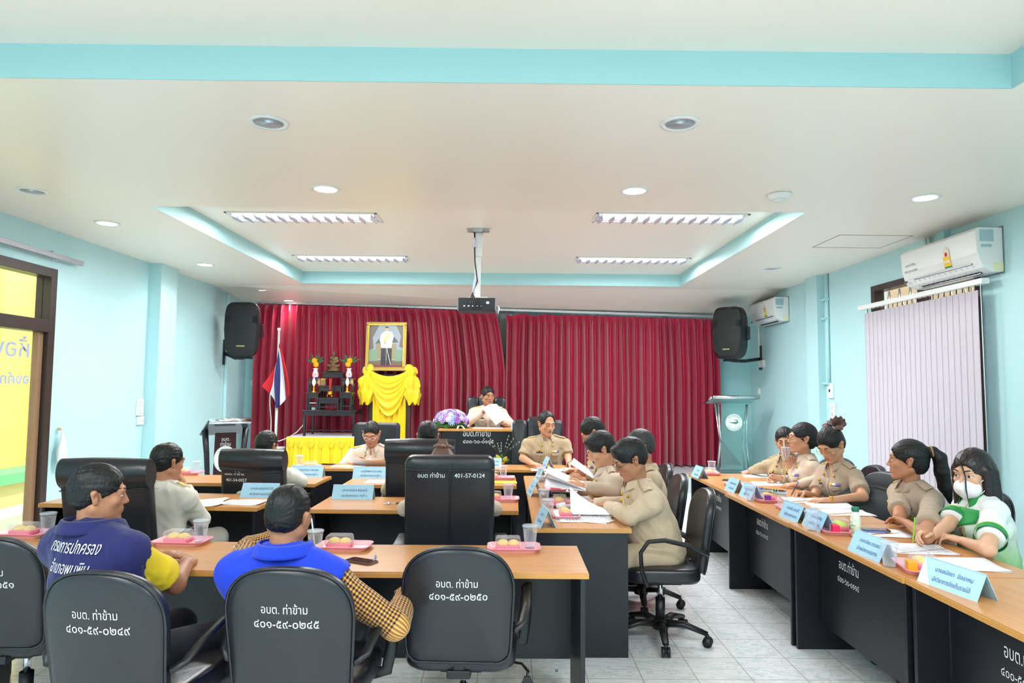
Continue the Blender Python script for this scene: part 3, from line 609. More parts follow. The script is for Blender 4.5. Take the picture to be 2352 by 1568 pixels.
for nm, lb, x, z, s3, c3 in (('paper_roll', 'rolled white cloth inside the left front altar stand', lx, bz+.1, (.05, .02, .012), (236, 230, 224)), ('small_white_box', 'small white box at the foot of the left front altar stand', lx+.01, bz, (.028, .02, .04), (206, 214, 226))):
    o = MB().box(-s3[0], s3[0], -s3[1], s3[1], 0, s3[2]*1.0, .003).build(nm, mat(nm, c3, .7), None, (x, 10.78, z+.001 if nm != 'paper_roll' else z)); tag(o, lb, 'box')
o = MB().lathe([(.08, 0), (.1, .012), (.095, .014), (.0001, .006)], 24).build('red_dish', mat('red_lacquer', (140, 34, 30), .3), None, (mx_, 10.83, bz)); tag(o, 'flat red lacquer dish under the low middle altar stand', 'dish')
# power flex from the left socket to the altar
w_ = wall_box('wall_outlet', 'white socket with a plug on the back wall left of the curtain', 'wall outlet', (-4.36, 11.7, 1.62), .09, .1, 'L', [('plug', 0, 0, .04, .05, M_WHITE)])
pts = [at(x, y, Y=11.0) for x, y in ((588, 884), (600, 900), (606, 930), (616, 965), (622, 1000), (640, 1013), (662, 1005), (682, 992), (697, 975), (698, 955))]
o = MB().tube([p+Vector((0, .55*(1-min(1, i/4)), 0)) for i, p in enumerate(pts)], .009, 6).build('power_flex', M_WHITE); tag(o, 'white power flex looping from the left socket past the flag pole to the altar', 'cable')
V_ = Vector
# framed portrait on a draped stand
pst = thing('portrait_stand', 'dark stand draped with yellow swags under the gold framed portrait', 'stand', (-1.92, 11.25, ST))
zc = at(885, 925, Y=11.1).z-ST; hw = .32
MB().box(-.34, -.25, -.03, .03, 0, 1.6, .004).box(.25, .34, -.03, .03, 0, 1.6, .004).box(-.34, .34, -.02, .02, .0, 1.5, .004).build('board', M_BROWN, pst)
MB().grid(lambda u, v: (-.27+.54*u, -.07-.022*math.sin(2*math.pi*u*6.5+.6*v), .02+1.3*v), 90, 8).build('hanging_cloth', M_YSAT, pst)
zt = at(885, 850, Y=11.1).z-ST
def swag(z_top, drop, half, bulge, folds):
    def fn(u, v):
        x = (2*u-1)*half; c = 1-abs(2*u-1)**1.9; z = z_top-drop*c*(.25+.75*v)-.13*v*(1-c)
        return (x*(1-.12*v*(1-c)), -.12-bulge*math.sin(math.pi*(.15+.85*v))*(.35+.65*c)-.020*math.sin(v*math.pi*2*folds+2*u)*c, z)
    return fn
MB().grid(swag(zt+.02, .47, .33, .09, 4), 48, 40).build('upper_swag', M_YSAT, pst); MB().grid(swag(zt-.12, .62, .32, .06, 3), 48, 36).build('lower_swag', M_YSAT, pst)
for s_ in (-1, 1):
    b = MB()
    def puff(u, v):
        t = v; a = 2*math.pi*u; r = .05+.075*math.sin(math.pi*min(1, t*.93+.03))**.7*(1+.25*t)+.03*noise.noise(V_((math.cos(a)*2, math.sin(a)*2+s_*5, t*5))); r *= 1+.17*math.sin(5*a+6*t)+.10*math.sin(11*a-4*t)+.05*math.sin(19*a+9*t)
        pin = 1-.4*math.exp(-((t-.24)/.06)**2)-.15*math.exp(-((t-.62)/.05)**2)
        return (s_*(.34+.05*t)+r*pin*math.cos(a)*.95, -.10+r*pin*.7*math.sin(a), zt+.06-.6*t-.03*math.sin(5*a)*t)
    b.grid(puff, 44, 36).build('gathered_bunch', M_YSAT, pst)
    MB().grid(lambda u, v: (s_*.31+(.07+.03*math.sin(5*2*math.pi*u))*math.cos(2*math.pi*u)*math.sin(math.pi*(.1+.8*v)), -.12+.05*math.sin(2*math.pi*u)*math.sin(math.pi*(.1+.8*v)), zt-.04+.14*v), 30, 10).build('rosette', M_YSAT, pst)
p0 = at(840, 738, Y=11.1); p1 = at(932, 852, Y=11.1); pw, ph_ = (p1.x-p0.x), (p0.z-p1.z)
pf = thing('framed_portrait', 'gold framed portrait of a standing figure in a white uniform', 'picture', ((p0.x+p1.x)/2, 11.12, p1.z)); pf.rotation_euler = (math.radians(-4), 0, 0)
fr = MB(); bw = .055
for x0, x1, a, c in ((-pw/2, pw/2, 0, bw), (-pw/2, pw/2, ph_-bw, ph_), (-pw/2, -pw/2+bw, bw, ph_-bw), (pw/2-bw, pw/2, bw, ph_-bw)): fr.box(x0, x1, -.03, .01, a, c, .01, 2)
fr.build('frame', mat('gilt_frame', (176, 146, 78), .4, .45, bump=.6, bscale=90, bdist=.006), pf)
fr = MB(); q_ = bw-.012
for x0, x1, a, c in ((-pw/2+q_, pw/2-q_, q_, q_+.014), (-pw/2+q_, pw/2-q_, ph_-q_-.014, ph_-q_), (-pw/2+q_, -pw/2+q_+.014, q_, ph_-q_), (pw/2-q_-.014, pw/2-q_, q_, ph_-q_)): fr.box(x0, x1, -.037, -.02, a, c, .003)
fr.build('frame_beading', M_BRASS, pf)
def pic(name, pts, rgb, lev):
    V = [((p[0]-.5)*(pw-2*bw), -.012-.0006*lev, bw+p[1]*(ph_-2*bw)) for p in pts]; MB().add(V, [tuple(range(len(V)))]).build(name, mat('print_%d_%d_%d' % rgb, rgb, .35), pf)
R4 = lambda a, b, c, d: [(a, b), (c, b), (c, d), (a, d)]
pic('picture_backdrop', R4(0, 0, 1, 1), (150, 156, 168), 0); pic('picture_floor', R4(0, 0, 1, .17), (112, 92, 70), 1); pic('picture_carpet', R4(0, 0, 1, .06), (132, 52, 44), 2)
pic('picture_drape', [(0, .4), (.14, .45), (.1, .7), (.28, 1), (0, 1)], (108, 96, 84), 1); pic('picture_drape', [(1, .45), (.88, .5), (.93, .75), (.78, 1), (1, 1)], (108, 96, 84), 1)
pic('picture_plant', [(.18, .56), (.34, .74), (.5, .7), (.7, .76), (.86, .6), (.6, .58), (.4, .58)], (70, 84, 74), 2)
pic('picture_table', R4(.2, .2, .8, .56), (150, 134, 96), 2); pic('picture_chair', R4(.0, .15, .26, .42), (122, 150, 122), 3); pic('picture_chair', R4(.76, .15, 1, .42), (122, 150, 122), 3)
for x in (.43, .6): pic('picture_leg', R4(x-.075, .05, x+.07, .5), (32, 26, 36), 4)
pic('picture_jacket', [(.36, .46), (.66, .46), (.68, .62), (.72, .74), (.66, .84), (.56, .86), (.46, .86), (.36, .8), (.3, .66), (.34, .58)], (238, 238, 246), 5)
pic('picture_sash', [(.4, .62), (.58, .84), (.62, .82), (.46, .6)], (226, 206, 96), 6); pic('picture_hand', [(.42, .55), (.5, .57), (.49, .61), (.42, .6)], (206, 160, 130), 7)
pic('picture_head', [(.51+.045*math.cos(q), .915+.05*math.sin(q)) for q in np.linspace(0, 6.28, 15)[:-1]], (206, 166, 140), 6)
pic('picture_hair', [(.51+.05*math.cos(q), .935+.04*math.sin(q)) for q in np.linspace(0, 3.14, 9)], (40, 34, 34), 7); pic('picture_sword', [(.5, .5), (.515, .5), (.66, .06), (.64, .06)], (206, 200, 190), 7)
# bronze seated statue from smooth blended volumes is built later with the figures: position kept here
STATUE = (m3x, 11.14, m3z)
# speaker's desk on the stage
# ================================================================ tables
def table(name, label, x0, x1, y0, y1, z=0, wood=None, panel='y1', inset=.16, group=None, gap=.0, pbot=.0, rz=0):
    """laminate desk: top, edge band, two end panels, modesty panel on the side 'panel'"""
    cx, cy = (x0+x1)/2, (y0+y1)/2; w, d = x1-x0, y1-y0; o = thing(name, label, 'table', (cx, cy, z), rz, group); t = .028; h = .75
    lx = w >= d; wm = wood or (M_WOODX if lx else M_WOODY)
    MB().box(-w/2+.002, w/2-.002, -d/2+.002, d/2-.002, h-.006, h, .0015).build('tabletop', wm, o)
    MB().box(-w/2, w/2, -d/2, d/2, h-t, h-.0055, .002).build('edge_band', M_EDGE, o)
    pt = .022
    if lx:
        for s in (-1, 1): MB().box(min(s*(w/2-.015), s*(w/2-.015-pt)), max(s*(w/2-.015), s*(w/2-.015-pt)), -d/2+.02, d/2-.02, 0, h-t, .002).build('side_panel', M_LAM, o)
        yy = {'y1': d/2-inset, 'y0': -d/2+inset}[panel]; MB().box(-w/2+.03+pt, w/2-.03-pt, yy-.009, yy+.009, pbot, h-t, .001).build('modesty_panel', M_LAM, o)
        s = -1 if panel == 'y1' else 1; b = MB()
        for x in (-w/2+.12, w/2-.12):
            for zz in (.18, h-.07): b.tube([(x, yy+s*.008, zz), (x, yy+s*.013, zz)], .007, 8)
        b.build('screw_cap', M_STEEL, o)
    else:
        for s in (-1, 1): MB().box(-w/2+.02, w/2-.02, min(s*(d/2-.015), s*(d/2-.015-pt)), max(s*(d/2-.015), s*(d/2-.015-pt)), 0, h-t, .002).build('side_panel', M_LAM, o)
        xx = {'x0': -w/2+inset, 'x1': w/2-inset}[panel]; MB().box(xx-.009, xx+.009, -d/2+.03+pt, d/2-.03-pt, pbot, h-t, .001).build('modesty_panel', M_LAM, o)
    return o
TG = 'beech topped meeting tables'
t_f1 = table('meeting_table', 'nearest beech table with a pink tray at its right end, before the empty chair', -1.13, .375, 3.13, 3.66, group=TG, pbot=.235)
t_f2 = table('meeting_table', 'nearest beech table on the left where the man in the navy vest sits', -2.66, -1.135, 3.16, 3.72, group=TG, pbot=.235, rz=math.radians(-2.5))
t_f3 = table('meeting_table', 'beech table at the far left edge by the glazed door', -4.15, -2.69, 3.36, 3.92, group=TG, pbot=.235, rz=math.radians(-4))
t_m1 = table('meeting_table', 'left beech table of the second row with a pale blue name plate and papers', -3.24, -1.68, 4.78, 5.34, group=TG, rz=math.radians(-4))
t_m2 = table('meeting_table', 'right beech table of the second row with keys on it, before the tall black chair', -1.33, .085, 4.67, 5.21, group=TG, rz=math.radians(-.5))
t_r1 = table('meeting_table', 'left beech table of the third row', -3.2, -1.62, 5.88, 6.4, group=TG, rz=math.radians(-1.5))
t_r2 = table('meeting_table', 'right beech table of the third row with a yellow folder', -1.39, .085, 5.84, 6.38, group=TG)
t_h1 = table('meeting_table', 'left half of the head table facing the camera', -1.9, -.55, 6.97, 7.42, group=TG, panel='y0', inset=.06)
t_h2 = table('meeting_table', 'right half of the head table facing the camera', -.545, .86, 6.97, 7.42, group=TG, panel='y0', inset=.06)
t_c1 = table('meeting_table', 'near table of the middle right column with its black end panel towards the camera', .16, .745, 4.105, 5.3, group=TG, panel='x0', inset=.05)
t_c2 = table('meeting_table', 'far table of the middle right column', .16, .745, 5.305, 6.5, group=TG, panel='x0', inset=.05)
RW = (1.765, 2.42)
rt = []
for y0, y1, dx, lb in ((5.56, 6.76, .02, 'farthest table of the right-hand row by the wall'), (4.31, 5.55, -.01, 'second farthest table of the right-hand row by the wall'), (3.09, 4.305, .0, 'third table of the right-hand row with stencilled writing on its front'), (1.85, 3.085, .01, 'nearest table of the right-hand row at the right edge')):
    rt.append(table('meeting_table', lb, RW[0]+dx, RW[1]+dx, y0, y1, group=TG, panel='x0', inset=.17, pbot=.16))
ty0, ty1 = 9.0, 9.55; dz = ST
t_p = table('stage_desk', 'beech topped desk on the stage with stencilled black front and flowers', -.9, .55, ty0, ty1, dz, panel='y0', inset=.03)
def plate_text(parent, lines, M, m=M_CHALK, bold=.0):
    for s, size, dy, dx, wd in lines: lettering(s, size, m, parent, M @ Matrix.Translation((dx, dy, 0)), 'lettering', bold, None, .001, 'CENTER', wd)
plate_text(t_p, [('อบต.ท่าข้าม', .11, 0, 0, .36), ('๔๐๐-๖๐-๐๑๑๕', .075, -.09, .02, .4)], face_M((-.22, -(ty1-ty0)/2+.0195, .655), (1, 0, 0), (0, 0, 1)))
for i, (s2, yy) in enumerate((('๔๐๐-๖๐-๐๑๑๖', .2), ('๔๐๐-๖๐-๐๑๑๕', .24), ('๔๐๐-๖๐-๐๑๑๔', .2), ('๔๐๐-๕๘-๐๐๙๕', .13))):
    plate_text(rt[i], [('อบต.ท่าข้าม', .075, 0, 0, .22), (s2, .055, -.075, -.01, .24)], face_M((-(RW[1]-RW[0])/2+.17-.011, yy, .555), (0, -1, 0), (0, 0, 1)))
# ================================================================ chairs
def chair_base(o, zseat, r=.3, seed=0):
    MB().tube([(0, 0, .10), (0, 0, .26)], .03, 12).lathe([(.05, .07), (.05, .12), (.034, .13)], 14).build('column', M_BLACK, o); MB().tube([(0, 0, .25), (0, 0, zseat-.04)], .015, 10).build('gas_lift', M_CHROME, o)
    MB().box(-.09, .09, -.12, .1, zseat-.06, zseat-.02, .006).build('mechanism', M_BLACK, o)
    for k in range(5):
        a = 2*math.pi*k/5+seed; c, s = math.cos(a), math.sin(a)
        g = MB().tube([(.03*c, .03*s, .105), (r*.5*c, r*.5*s, .115), (r*c, r*s, .075)], [.034, .028, .02], 8, flat=(1, .7)).build('base_arm', M_BLACK, o)
        q = MB(); e = Vector((r*c, r*s, 0)); t = Vector((-s, c, 0))
        for sg in (-1, 1): p = e+t*sg*.016; q.tube([p-t*.009+Vector((0, 0, .03)), p+t*.009+Vector((0, 0, .03))], .03, 14)
        q.tube([e+Vector((0, 0, .03)), e+Vector((0, 0, .075))], .009, 8).box(e.x-.012, e.x+.012, e.y-.012, e.y+.012, .02, .05).build('caster', M_BLACK, g)
def tomb(w, h, dome, r=.05, n=22):
    """rounded-top outline, x centred, z from 0"""
    P = []
    for i in range(n+1):
        q = math.pi*i/n; c, s = math.cos(q), math.sin(q); P.append((math.copysign(abs(c)**.8, c)*w/2, h-dome+dome*s**.85))
    for q in (180, 210, 240, 270): P.append((-w/2*.94+r+r*math.cos(math.radians(q)), r+r*math.sin(math.radians(q))))
    for q in (270, 300, 330, 360): P.append((w/2*.94-r+r*math.cos(math.radians(q)), r+r*math.sin(math.radians(q))))
    return P
def cushion(out, th, cv, m, name, parent, M, bev=.022, rings=5, crown=.012):
    """upholstered slab from an outline: rounded edge, domed faces, bent by cv about z"""
    cx = sum(p[0] for p in out)/len(out); cz = sum(p[1] for p in out)/len(out); V = []; F = []; n = len(out)
    def ring(k, y): return [Vector((cx+(p[0]-cx)*k, y, cz+(p[1]-cz)*k)) for p in out]
    L = [(0.02, -th/2-crown), (.5, -th/2-crown*.8), (.86, -th/2-crown*.2), (.955, -th/2), (.99, -th/2+bev*.5), (1, -th/2+bev), (1, th/2-bev), (.99, th/2-bev*.5), (.955, th/2), (.86, th/2+crown*.2), (.5, th/2+crown*.8), (.02, th/2+crown)]
    for k, y in L: V += ring(k, y)
    for i in range(len(L)-1):
        for j in range(n): F.append((i*n+j, i*n+(j+1) % n, (i+1)*n+(j+1) % n, (i+1)*n+j))
    F += [tuple(range(n))[::-1], tuple((len(L)-1)*n+j for j in range(n))]
    for v in V: v.y += cv*(v.x*v.x)
    return MB().add([M @ v for v in V], F, True).build(name, m, parent, None, None, True)
def task_chair(label, loc, rz, code=None, lever=False, w=.455, arms=True, group='black task chairs with rounded backs', zb=.45, ht=.49, seed=.3, sub='อบต. ท่าข้าม'):
    o = thing('task_chair', label, 'chair', loc, rz, group); tilt = Matrix.Translation((0, -.235, zb)) @ Matrix.Rotation(math.radians(9), 4, 'X')
    b = cushion(tomb(w, ht, .19, .05), .055, .55, M_VINYL, 'backrest', o, tilt)
    out = tomb(w, ht, .19, .05); cx = 0; P = [tilt @ Vector((p[0]*1.004, -.018+.55*p[0]**2, p[1]*1.003)) for p in out]; MB().tube(P, .006, 6, closed=True).build('piping', M_VINYLS, b)
    MB().box(-.05, .05, -.225, -.06, .375, .41, .006).tube([(0, -.2, .39), (0, -.215, .42), (0, -.19, .5)], [.02, .022, .02], 8, flat=(1.6, .5)).build('back_bracket', M_BLACK, o)
    S = Matrix.Translation((0, .01, .445)) @ Matrix.Rotation(math.radians(-90), 4, 'X'); so = rrect(.47, .46, .1, 6)
    cushion(so, .085, 0, M_VINYLS, 'seat', o, S)
    if arms:
        for s in (-1, 1):
            MB().tube([(s*.2, .12, .40), (s*.262, .13, .41), (s*.275, .16, .50), (s*.277, .165, .60), (s*.278, .12, .665), (s*.278, .02, .675), (s*.276, -.12, .645), (s*.262, -.2, .60), (s*.225, -.235, .58)], [.021]*9, 10, flat=(1.25, .6), up=(0, 1, 0)).build('armrest', M_BLACK, o)
    chair_base(o, .42, .29, seed)
    if lever:
        l = MB().tube([(.12, -.02, .385), (.26, -.06, .38), (.29, -.12, .37), (.285, -.14, .37), (.285, -.14, .355)], .006, 6).build('lever', M_BLACK, o)
        MB().prism([(.285+p[0], p[1]) for p in ((-.012, .36), (.012, .36), (.04, .29), (.03, .268), (0, .262), (-.03, .268), (-.04, .29))], -.147, -.133, 'y', .003).build('paddle', M_BLACK, l)
        MB().box(.268, .302, -.149, -.147, .29, .302).box(.272, .298, -.149, -.147, .302, .316).box(.277, .283, -.149, -.147, .276, .2905).box(.287, .293, -.149, -.147, .276, .2905).build('paddle_print', M_CHALK, l)
    if code:
        bv = bvh_of(b); M = face_M((0, -.4, zb+ht-.165), (1, 0, 0), (0, 0, 1))
        lettering(sub, .043, M_CHALK, b, M @ Matrix.Translation((-.0, 0, 0)), 'lettering', 0, bv, .0015, 'CENTER', .168); lettering(code, .046, M_CHALK, b, M @ Matrix.Translation((.005, -.052, 0)), 'lettering', 0, bv, .0015, 'CENTER', .235)
    return o
task_chair('black chair at the far left edge stencilled ๔๐๑-๕๙-๐๒๕๑', (-2.2, 3.25, 0), math.radians(2), '๔๐๑-๕๙-๐๒๕๑', seed=.1)
task_chair('black chair stencilled ๔๐๑-๕๙-๐๒๔๙ carrying the man in the navy vest', (-1.37, 2.73, 0), math.radians(-7), '๔๐๑-๕๙-๐๒๔๙', seed=.9)
task_chair('black chair stencilled ๔๐๑-๕๙-๐๒๔๕ carrying the man in the bright blue vest', (-.76, 2.8, 0), math.radians(-4), '๔๐๑-๕๙-๐๒๔๕', w=.47, seed=.5)
task_chair('empty black chair stencilled ๔๐๑-๕๙-๐๒๕๐ in front of the nearest table', (-.185, 3.13, 0), math.radians(-2), '๔๐๑-๕๙-๐๒๕๐', True, seed=.2)
CG = 'rounded black chairs of the middle right column'
WG = 'rounded black chairs along the right wall'
for (x, y, a, lb) in ((.98, 4.42, 88, 'black swivel chair of the man with dark glasses in the middle right column'), (1.0, 5.15, 88, 'black swivel chair second from the camera in the middle right column'), (1.06, 5.85, 90, 'black swivel chair farthest from the camera in the middle right column')):
    task_chair(lb, (x, y, 0), math.radians(a), None, w=.45, group=CG, ht=.5, seed=.55)
for (x, y, a, lb, w_) in ((2.86, 3.82, 95, 'black chair behind the woman in the white and green shirt', .44), (2.88, 4.5, 90, 'black chair of the woman with the ponytail', .42), (2.6, 4.98, 148, 'low empty black chair turned towards the camera beside the woman with the ponytail', .47), (2.78, 5.42, 112, 'black chair of the woman with the hair bow', .43), (2.92, 6.0, 90, 'black chair of the woman drinking through a straw', .42), (2.95, 6.52, 120, 'black chair of the smiling woman at the far end', .42)):
    task_chair(lb, (x, y, 0), math.radians(a), None, w=w_, group=WG, ht=.41 if x == 2.6 else .48, seed=.4, arms=False)
def exec_chair(label, loc, rz, w=.5, ztop=1.16, style='roll', text=None, group='tall black executive chairs', tilt=7, arm='loop'):
    o = thing('executive_chair', label, 'chair', loc, rz, group); zb = .44; h = ztop-zb; T = Matrix.Translation((0, -.25, zb)) @ Matrix.Rotation(math.radians(tilt), 4, 'X')
    if style == 'panels':
        for i, (x, ww, hh, yy) in enumerate(((-w*.36, w*.3, h*.955, .02), (0, w*.44, h, 0), (w*.36, w*.3, h*.955, .02))):
            cushion([(p[0]+x, p[1]+hh/2) for p in rrect(ww, hh, .06, 6)], .11, 0, M_VINYLS, 'back_panel', o, T @ Matrix.Translation((0, yy, 0)), .04, crown=.02)
        b = cushion([(p[0], p[1]+h*.45) for p in rrect(w*.92, h*.86, .05, 6)], .05, 0, M_VINYL, 'back_shell', o, T @ Matrix.Translation((0, -.06, 0)))
    else:
        b = cushion([(p[0], p[1]+h*.5) for p in rrect(w, h, .05, 6)], .10, .25, M_VINYL, 'backrest', o, T, .03, crown=.008)
        if style == 'roll':
            R = [(w*.5*k, 0) for k in (-1, 1)]; rl = MB(); nn = 24
            rl.grid(lambda u, v: T @ Vector(((u-.5)*w*1.01, 0.010+.25*((u-.5)*w)**2+(.062+.012*math.sin(math.pi*u))*math.cos(2*math.pi*v)*1.05-.015, h-.085+(.088+.012*math.sin(math.pi*u))*math.sin(2*math.pi*v))), 16, nn)
            for e in (0, 1):
                vs = [T @ Vector(((e-.5)*w*1.01, 0.010+.25*((e-.5)*w)**2+.062*math.cos(2*math.pi*v/nn)*1.05-.015, h-.085+.088*math.sin(2*math.pi*v/nn))) for v in range(nn)]; rl.add(vs, [tuple(range(nn))], True)
            r_ = rl.build('head_roll', M_VINYLS, o, None, 50, True); MB().tube([T @ Vector((x*w*.49, -.052+.25*(x*w*.49)**2-.004, h-.172)) for x in np.linspace(-1, 1, 9)], .004, 6).build('roll_seam', M_BLACK, r_)
        else:
            MB().tube([T @ Vector((.004, -.066, z)) for z in np.linspace(.02, h-.03, 10)], .0032, 6).tube([T @ Vector((x*w*.5, -.062+.25*(x*w*.5)**2, h-.075)) for x in np.linspace(-.98, .98, 9)], .0032, 6).build('seam', M_VINYLS, b)
    S = Matrix.Translation((0, .02, .44)) @ Matrix.Rotation(math.radians(-90), 4, 'X'); cushion(rrect(w*1.0, .5, .08, 6), .12, 0, M_VINYLS, 'seat', o, S, .04)
    a_ = w/2+.04
    for s in (-1, 1):
        if arm == 'pad':
            MB().tube([(s*(a_-.06), -.1, .4), (s*a_, -.1, .42), (s*(a_+.01), -.1, .6)], .02, 8).tube([(s*a_, .12, .42), (s*(a_+.01), .12, .6)], .018, 8).box(min(s*(a_-.03), s*(a_+.05)), max(s*(a_-.03), s*(a_+.05)), -.14, .2, .6, .635, .012, 3).build('armrest', M_BLACK, o)
        else:
            MB().tube([(s*(w/2-.05), .14, .40), (s*a_, .15, .42), (s*(a_+.02), .2, .53), (s*(a_+.02), .16, .645), (s*(a_+.02), .02, .665), (s*(a_+.01), -.14, .63), (s*(w/2-.01), -.24, .57)], .022, 10, flat=(1.3, .75), up=(0, 1, 0)).build('armrest', M_BLACK, o)
    chair_base(o, .40, .31, .2)
    if text:
        bv = bvh_of(b)
        for s, x, z, wd in text: lettering(s, .034, M_CHALK, b, face_M((x, -.6, z), (1, 0, 0), (0, 0, 1)), 'lettering', .0003, bv, .0015, 'CENTER', wd)
    return o
exec_chair('tall black executive chair with a head roll at the second row left', (-2.32, 4.38, 0), math.radians(1), .5, 1.16, tilt=12)
exec_chair('black executive chair with a head roll and small writing in the third row left', (-2.0, 5.82, 0), math.radians(-4), .51, 1.07, text=[('อบต. ท่าข้าม', -.13, .87, None), ('401-54-0057', -.115, .82, None)])
exec_chair('tall black executive chair with a head roll in the third row right', (-.69, 5.76, 0), math.radians(1), .54, 1.165)
exec_chair('big black executive chair with a vertical seam marked 401-57-0124', (-.34, 4.32, 0), math.radians(2), .52, 1.185, 'plain', [('อบต ท่าข้าม', -.105, 1.06, None), ('401-57-0124', .115, 1.06, None)], tilt=5, arm='pad')
exec_chair('black office chair behind the man reading at the left of the head table', (-1.56, 7.95, 0), math.radians(178), .54, 1.15, 'plain', tilt=5)
exec_chair('padded black high-back chair behind the man at the right of the head table', (.37, 8.0, 0), math.radians(180), .6, 1.23, 'panels', tilt=6)
exec_chair('padded black high-back chair on the stage', (-.32, 9.95, ST), math.radians(178), .56, 1.19, 'panels', tilt=5)
# ================================================================ lecterns
M_MAROON = mat('dark_maroon_board', (50, 20, 24), .35)
def seal(parent, M, r, green=True):
    """round white seal: ring of lettering and a green crocodile"""
    d = MB().add([M @ Vector((r*math.cos(q), r*math.sin(q), 0)) for q in np.linspace(0, 2*math.pi, 41)[:-1]], [tuple(range(40))]).build('seal', mat('white_sign_board', (238, 244, 244), .4), parent)
    gm = mat('seal_green', (36, 124, 84), .5)
    for rr in (r*.97, r*.66): MB().add([M @ Vector((k*math.cos(q), k*math.sin(q), .001)) for q in np.linspace(0, 2*math.pi, 41)[:-1] for k in (rr, rr*.975)], [(2*i, 2*i+1, (2*i+3) % 80, (2*i+2) % 80) for i in range(40)]).build('seal_ring', gm, d)
    for s, a0, a1, fl in (('องค์การบริหารส่วนตำบลท่าข้าม', 150, 30, 1), ('อำเภอพุนพิน', 215, 325, -1)):
        V, F = text_geo(s, r*.2, 'LEFT'); x0 = min(v.x for v in V); x1 = max(v.x for v in V); W = []
        for v in V:
            a = math.radians(a0+(a1-a0)*(v.x-x0)/(x1-x0)); rad = r*.81+fl*(v.y-r*.07); W.append(M @ Vector((rad*math.cos(a), rad*math.sin(a), .0015)))
        MB().add(W, F).build('lettering', gm, d)
    body = [(-.55, .02), (-.3, .05), (-.2, -.02), (-.05, .04), (.12, .06), (.25, .02), (.34, .1), (.3, .22), (.12, .28), (-.05, .3), (.1, .36), (.32, .33), (.46, .2), (.48, .02), (.42, -.12), (.3, -.16), (.22, -.15), (.18, -.24), (.08, -.24), (.1, -.15), (-.1, -.14), (-.2, -.12), (-.3, -.08), (-.5, -.1), (-.3, -.03), (-.52, -.03)]
    MB().add([M @ Vector((p[0]*r, p[1]*r*.9, .002)) for p in body], [tuple(range(len(body)))]).build('crocodile', gm, d)
L = thing('lectern', 'dark maroon lectern with a chrome-edged top and round seal at the left wall', 'lectern', (-3.45, 8.45, 0), math.radians(36)); L.scale = (.82, .82, 1)
top = Matrix.Translation((0, 0, 1.06)) @ Matrix.Rotation(math.radians(-20), 4, 'X')
MB().box(-.31, .31, -.26, .26, -.012, .012, .004, M=top).build('top', mat('dark_glass', (60, 74, 80), .15), L); MB().tube([top @ Vector((-.29, -.26, .0)), top @ Vector((.29, -.26, .0))], .034, 14).build('front_rail', M_CHROME, L)
MB().tube([top @ Vector((-.29, .26, 0)), top @ Vector((.29, .26, 0))], .012, 10).build('rear_rail', M_CHROME, L)
MB().prism([(-.17, 0), (.17, 0), (.15, 1.0), (-.15, 1.0)], -.02, .0, 'y', .003).build('front_panel', M_MAROON, L)
for s in (-1, 1): MB().tube([(s*.26, -.05, 0), (s*.235, -.05, .35), (s*.26, -.02, .75), (s*.29, .0, 1.04)], [.03, .03, .034, .04], 8, flat=(.5, 1.2)).build('upright', M_LAM, L)
MB().box(-.33, .33, -.25, .22, 0, .035, .008).build('base', M_MAROON, L); seal(L, face_M((0, -.0215, .68), (1, 0, 0), (0, 0, 1)), .16)
for s, z in (('อบต.', .9), ('ท่าข้าม', .84)): lettering(s, .06, M_CHALK, L, face_M((0, -.0215, z), (1, 0, 0), (0, 0, 1)))
L = thing('acrylic_lectern', 'clear acrylic lectern with chrome posts and a green crocodile seal on the stage right', 'lectern', (3.55, 10.82, ST))
top = Matrix.Translation((0, 0, 1.12)) @ Matrix.Rotation(math.radians(-14), 4, 'X')
MB().box(-.38, .38, -.22, .2, -.008, .008, .003, M=top).build('top', M_ACRYL, L); MB().tube([top @ Vector((-.36, -.22, .0)), top @ Vector((.36, -.22, .0))], .03, 12).build('front_rail', M_CHROME, L)
MB().tube([top @ Vector((-.38, -.22, 0)), top @ Vector((-.38, .22, 0))], .016, 8).build('side_rail', M_CHROME, L)
MB().prism([(-.21, .05), (.21, .05), (.19, 1.07), (-.19, 1.07)], -.1, -.088, 'y').build('front_panel', M_ACRYL, L)
MB().add([(-.2, -.086, .12), (.12, -.086, .12), (-.2, -.086, .52)], [(0, 1, 2)]).build('panel_corner', mat('mauve_panel', (132, 116, 122), .4), L)
for s in (-1, 1):
    for k in (0, 1): MB().tube([(s*(.24-.03*k), -.06+.12*k, .03), (s*(.2-.02*k), -.06+.1*k, .5), (s*(.23+.02*k), -.06+.1*k, 1.06)], .016, 10).build('post', M_CHROME, L)
MB().box(-.3, .3, -.2, .2, 0, .03, .006).build('base', M_ACRYL, L); seal(L, face_M((.0, -.103, .78), (1, 0, 0), (0, 0, 1)), .135)
# ================================================================ things on the tables
TT = .75
def rot2(dx, dy, a): c, s = math.cos(a), math.sin(a); return Vector((c*dx-s*dy, s*dx+c*dy, 0))
M_BREAD = mat('yellow_cake', (240, 206, 128), .8, var=.12, bscale=40); M_PKDOT = None
m = mat('pink_dotted_paper', (242, 128, 146), .7); N, L, B = nodes(m); t = N.new('ShaderNodeTexCoord'); v = N.new('ShaderNodeTexVoronoi'); v.inputs['Scale'].default_value = 90; v.inputs['Randomness'].default_value = 0
r = N.new('ShaderNodeValToRGB'); r.color_ramp.elements[0].position = .3; r.color_ramp.elements[0].color = (*lin((255, 226, 228)), 1); r.color_ramp.elements[1].position = .36; r.color_ramp.elements[1].color = (*lin((238, 120, 140)), 1)
L.new(t.outputs['Object'], v.inputs['Vector']); L.new(v.outputs['Distance'], r.inputs[0]); L.new(r.outputs[0], B.inputs['Base Color']); M_PKDOT = m
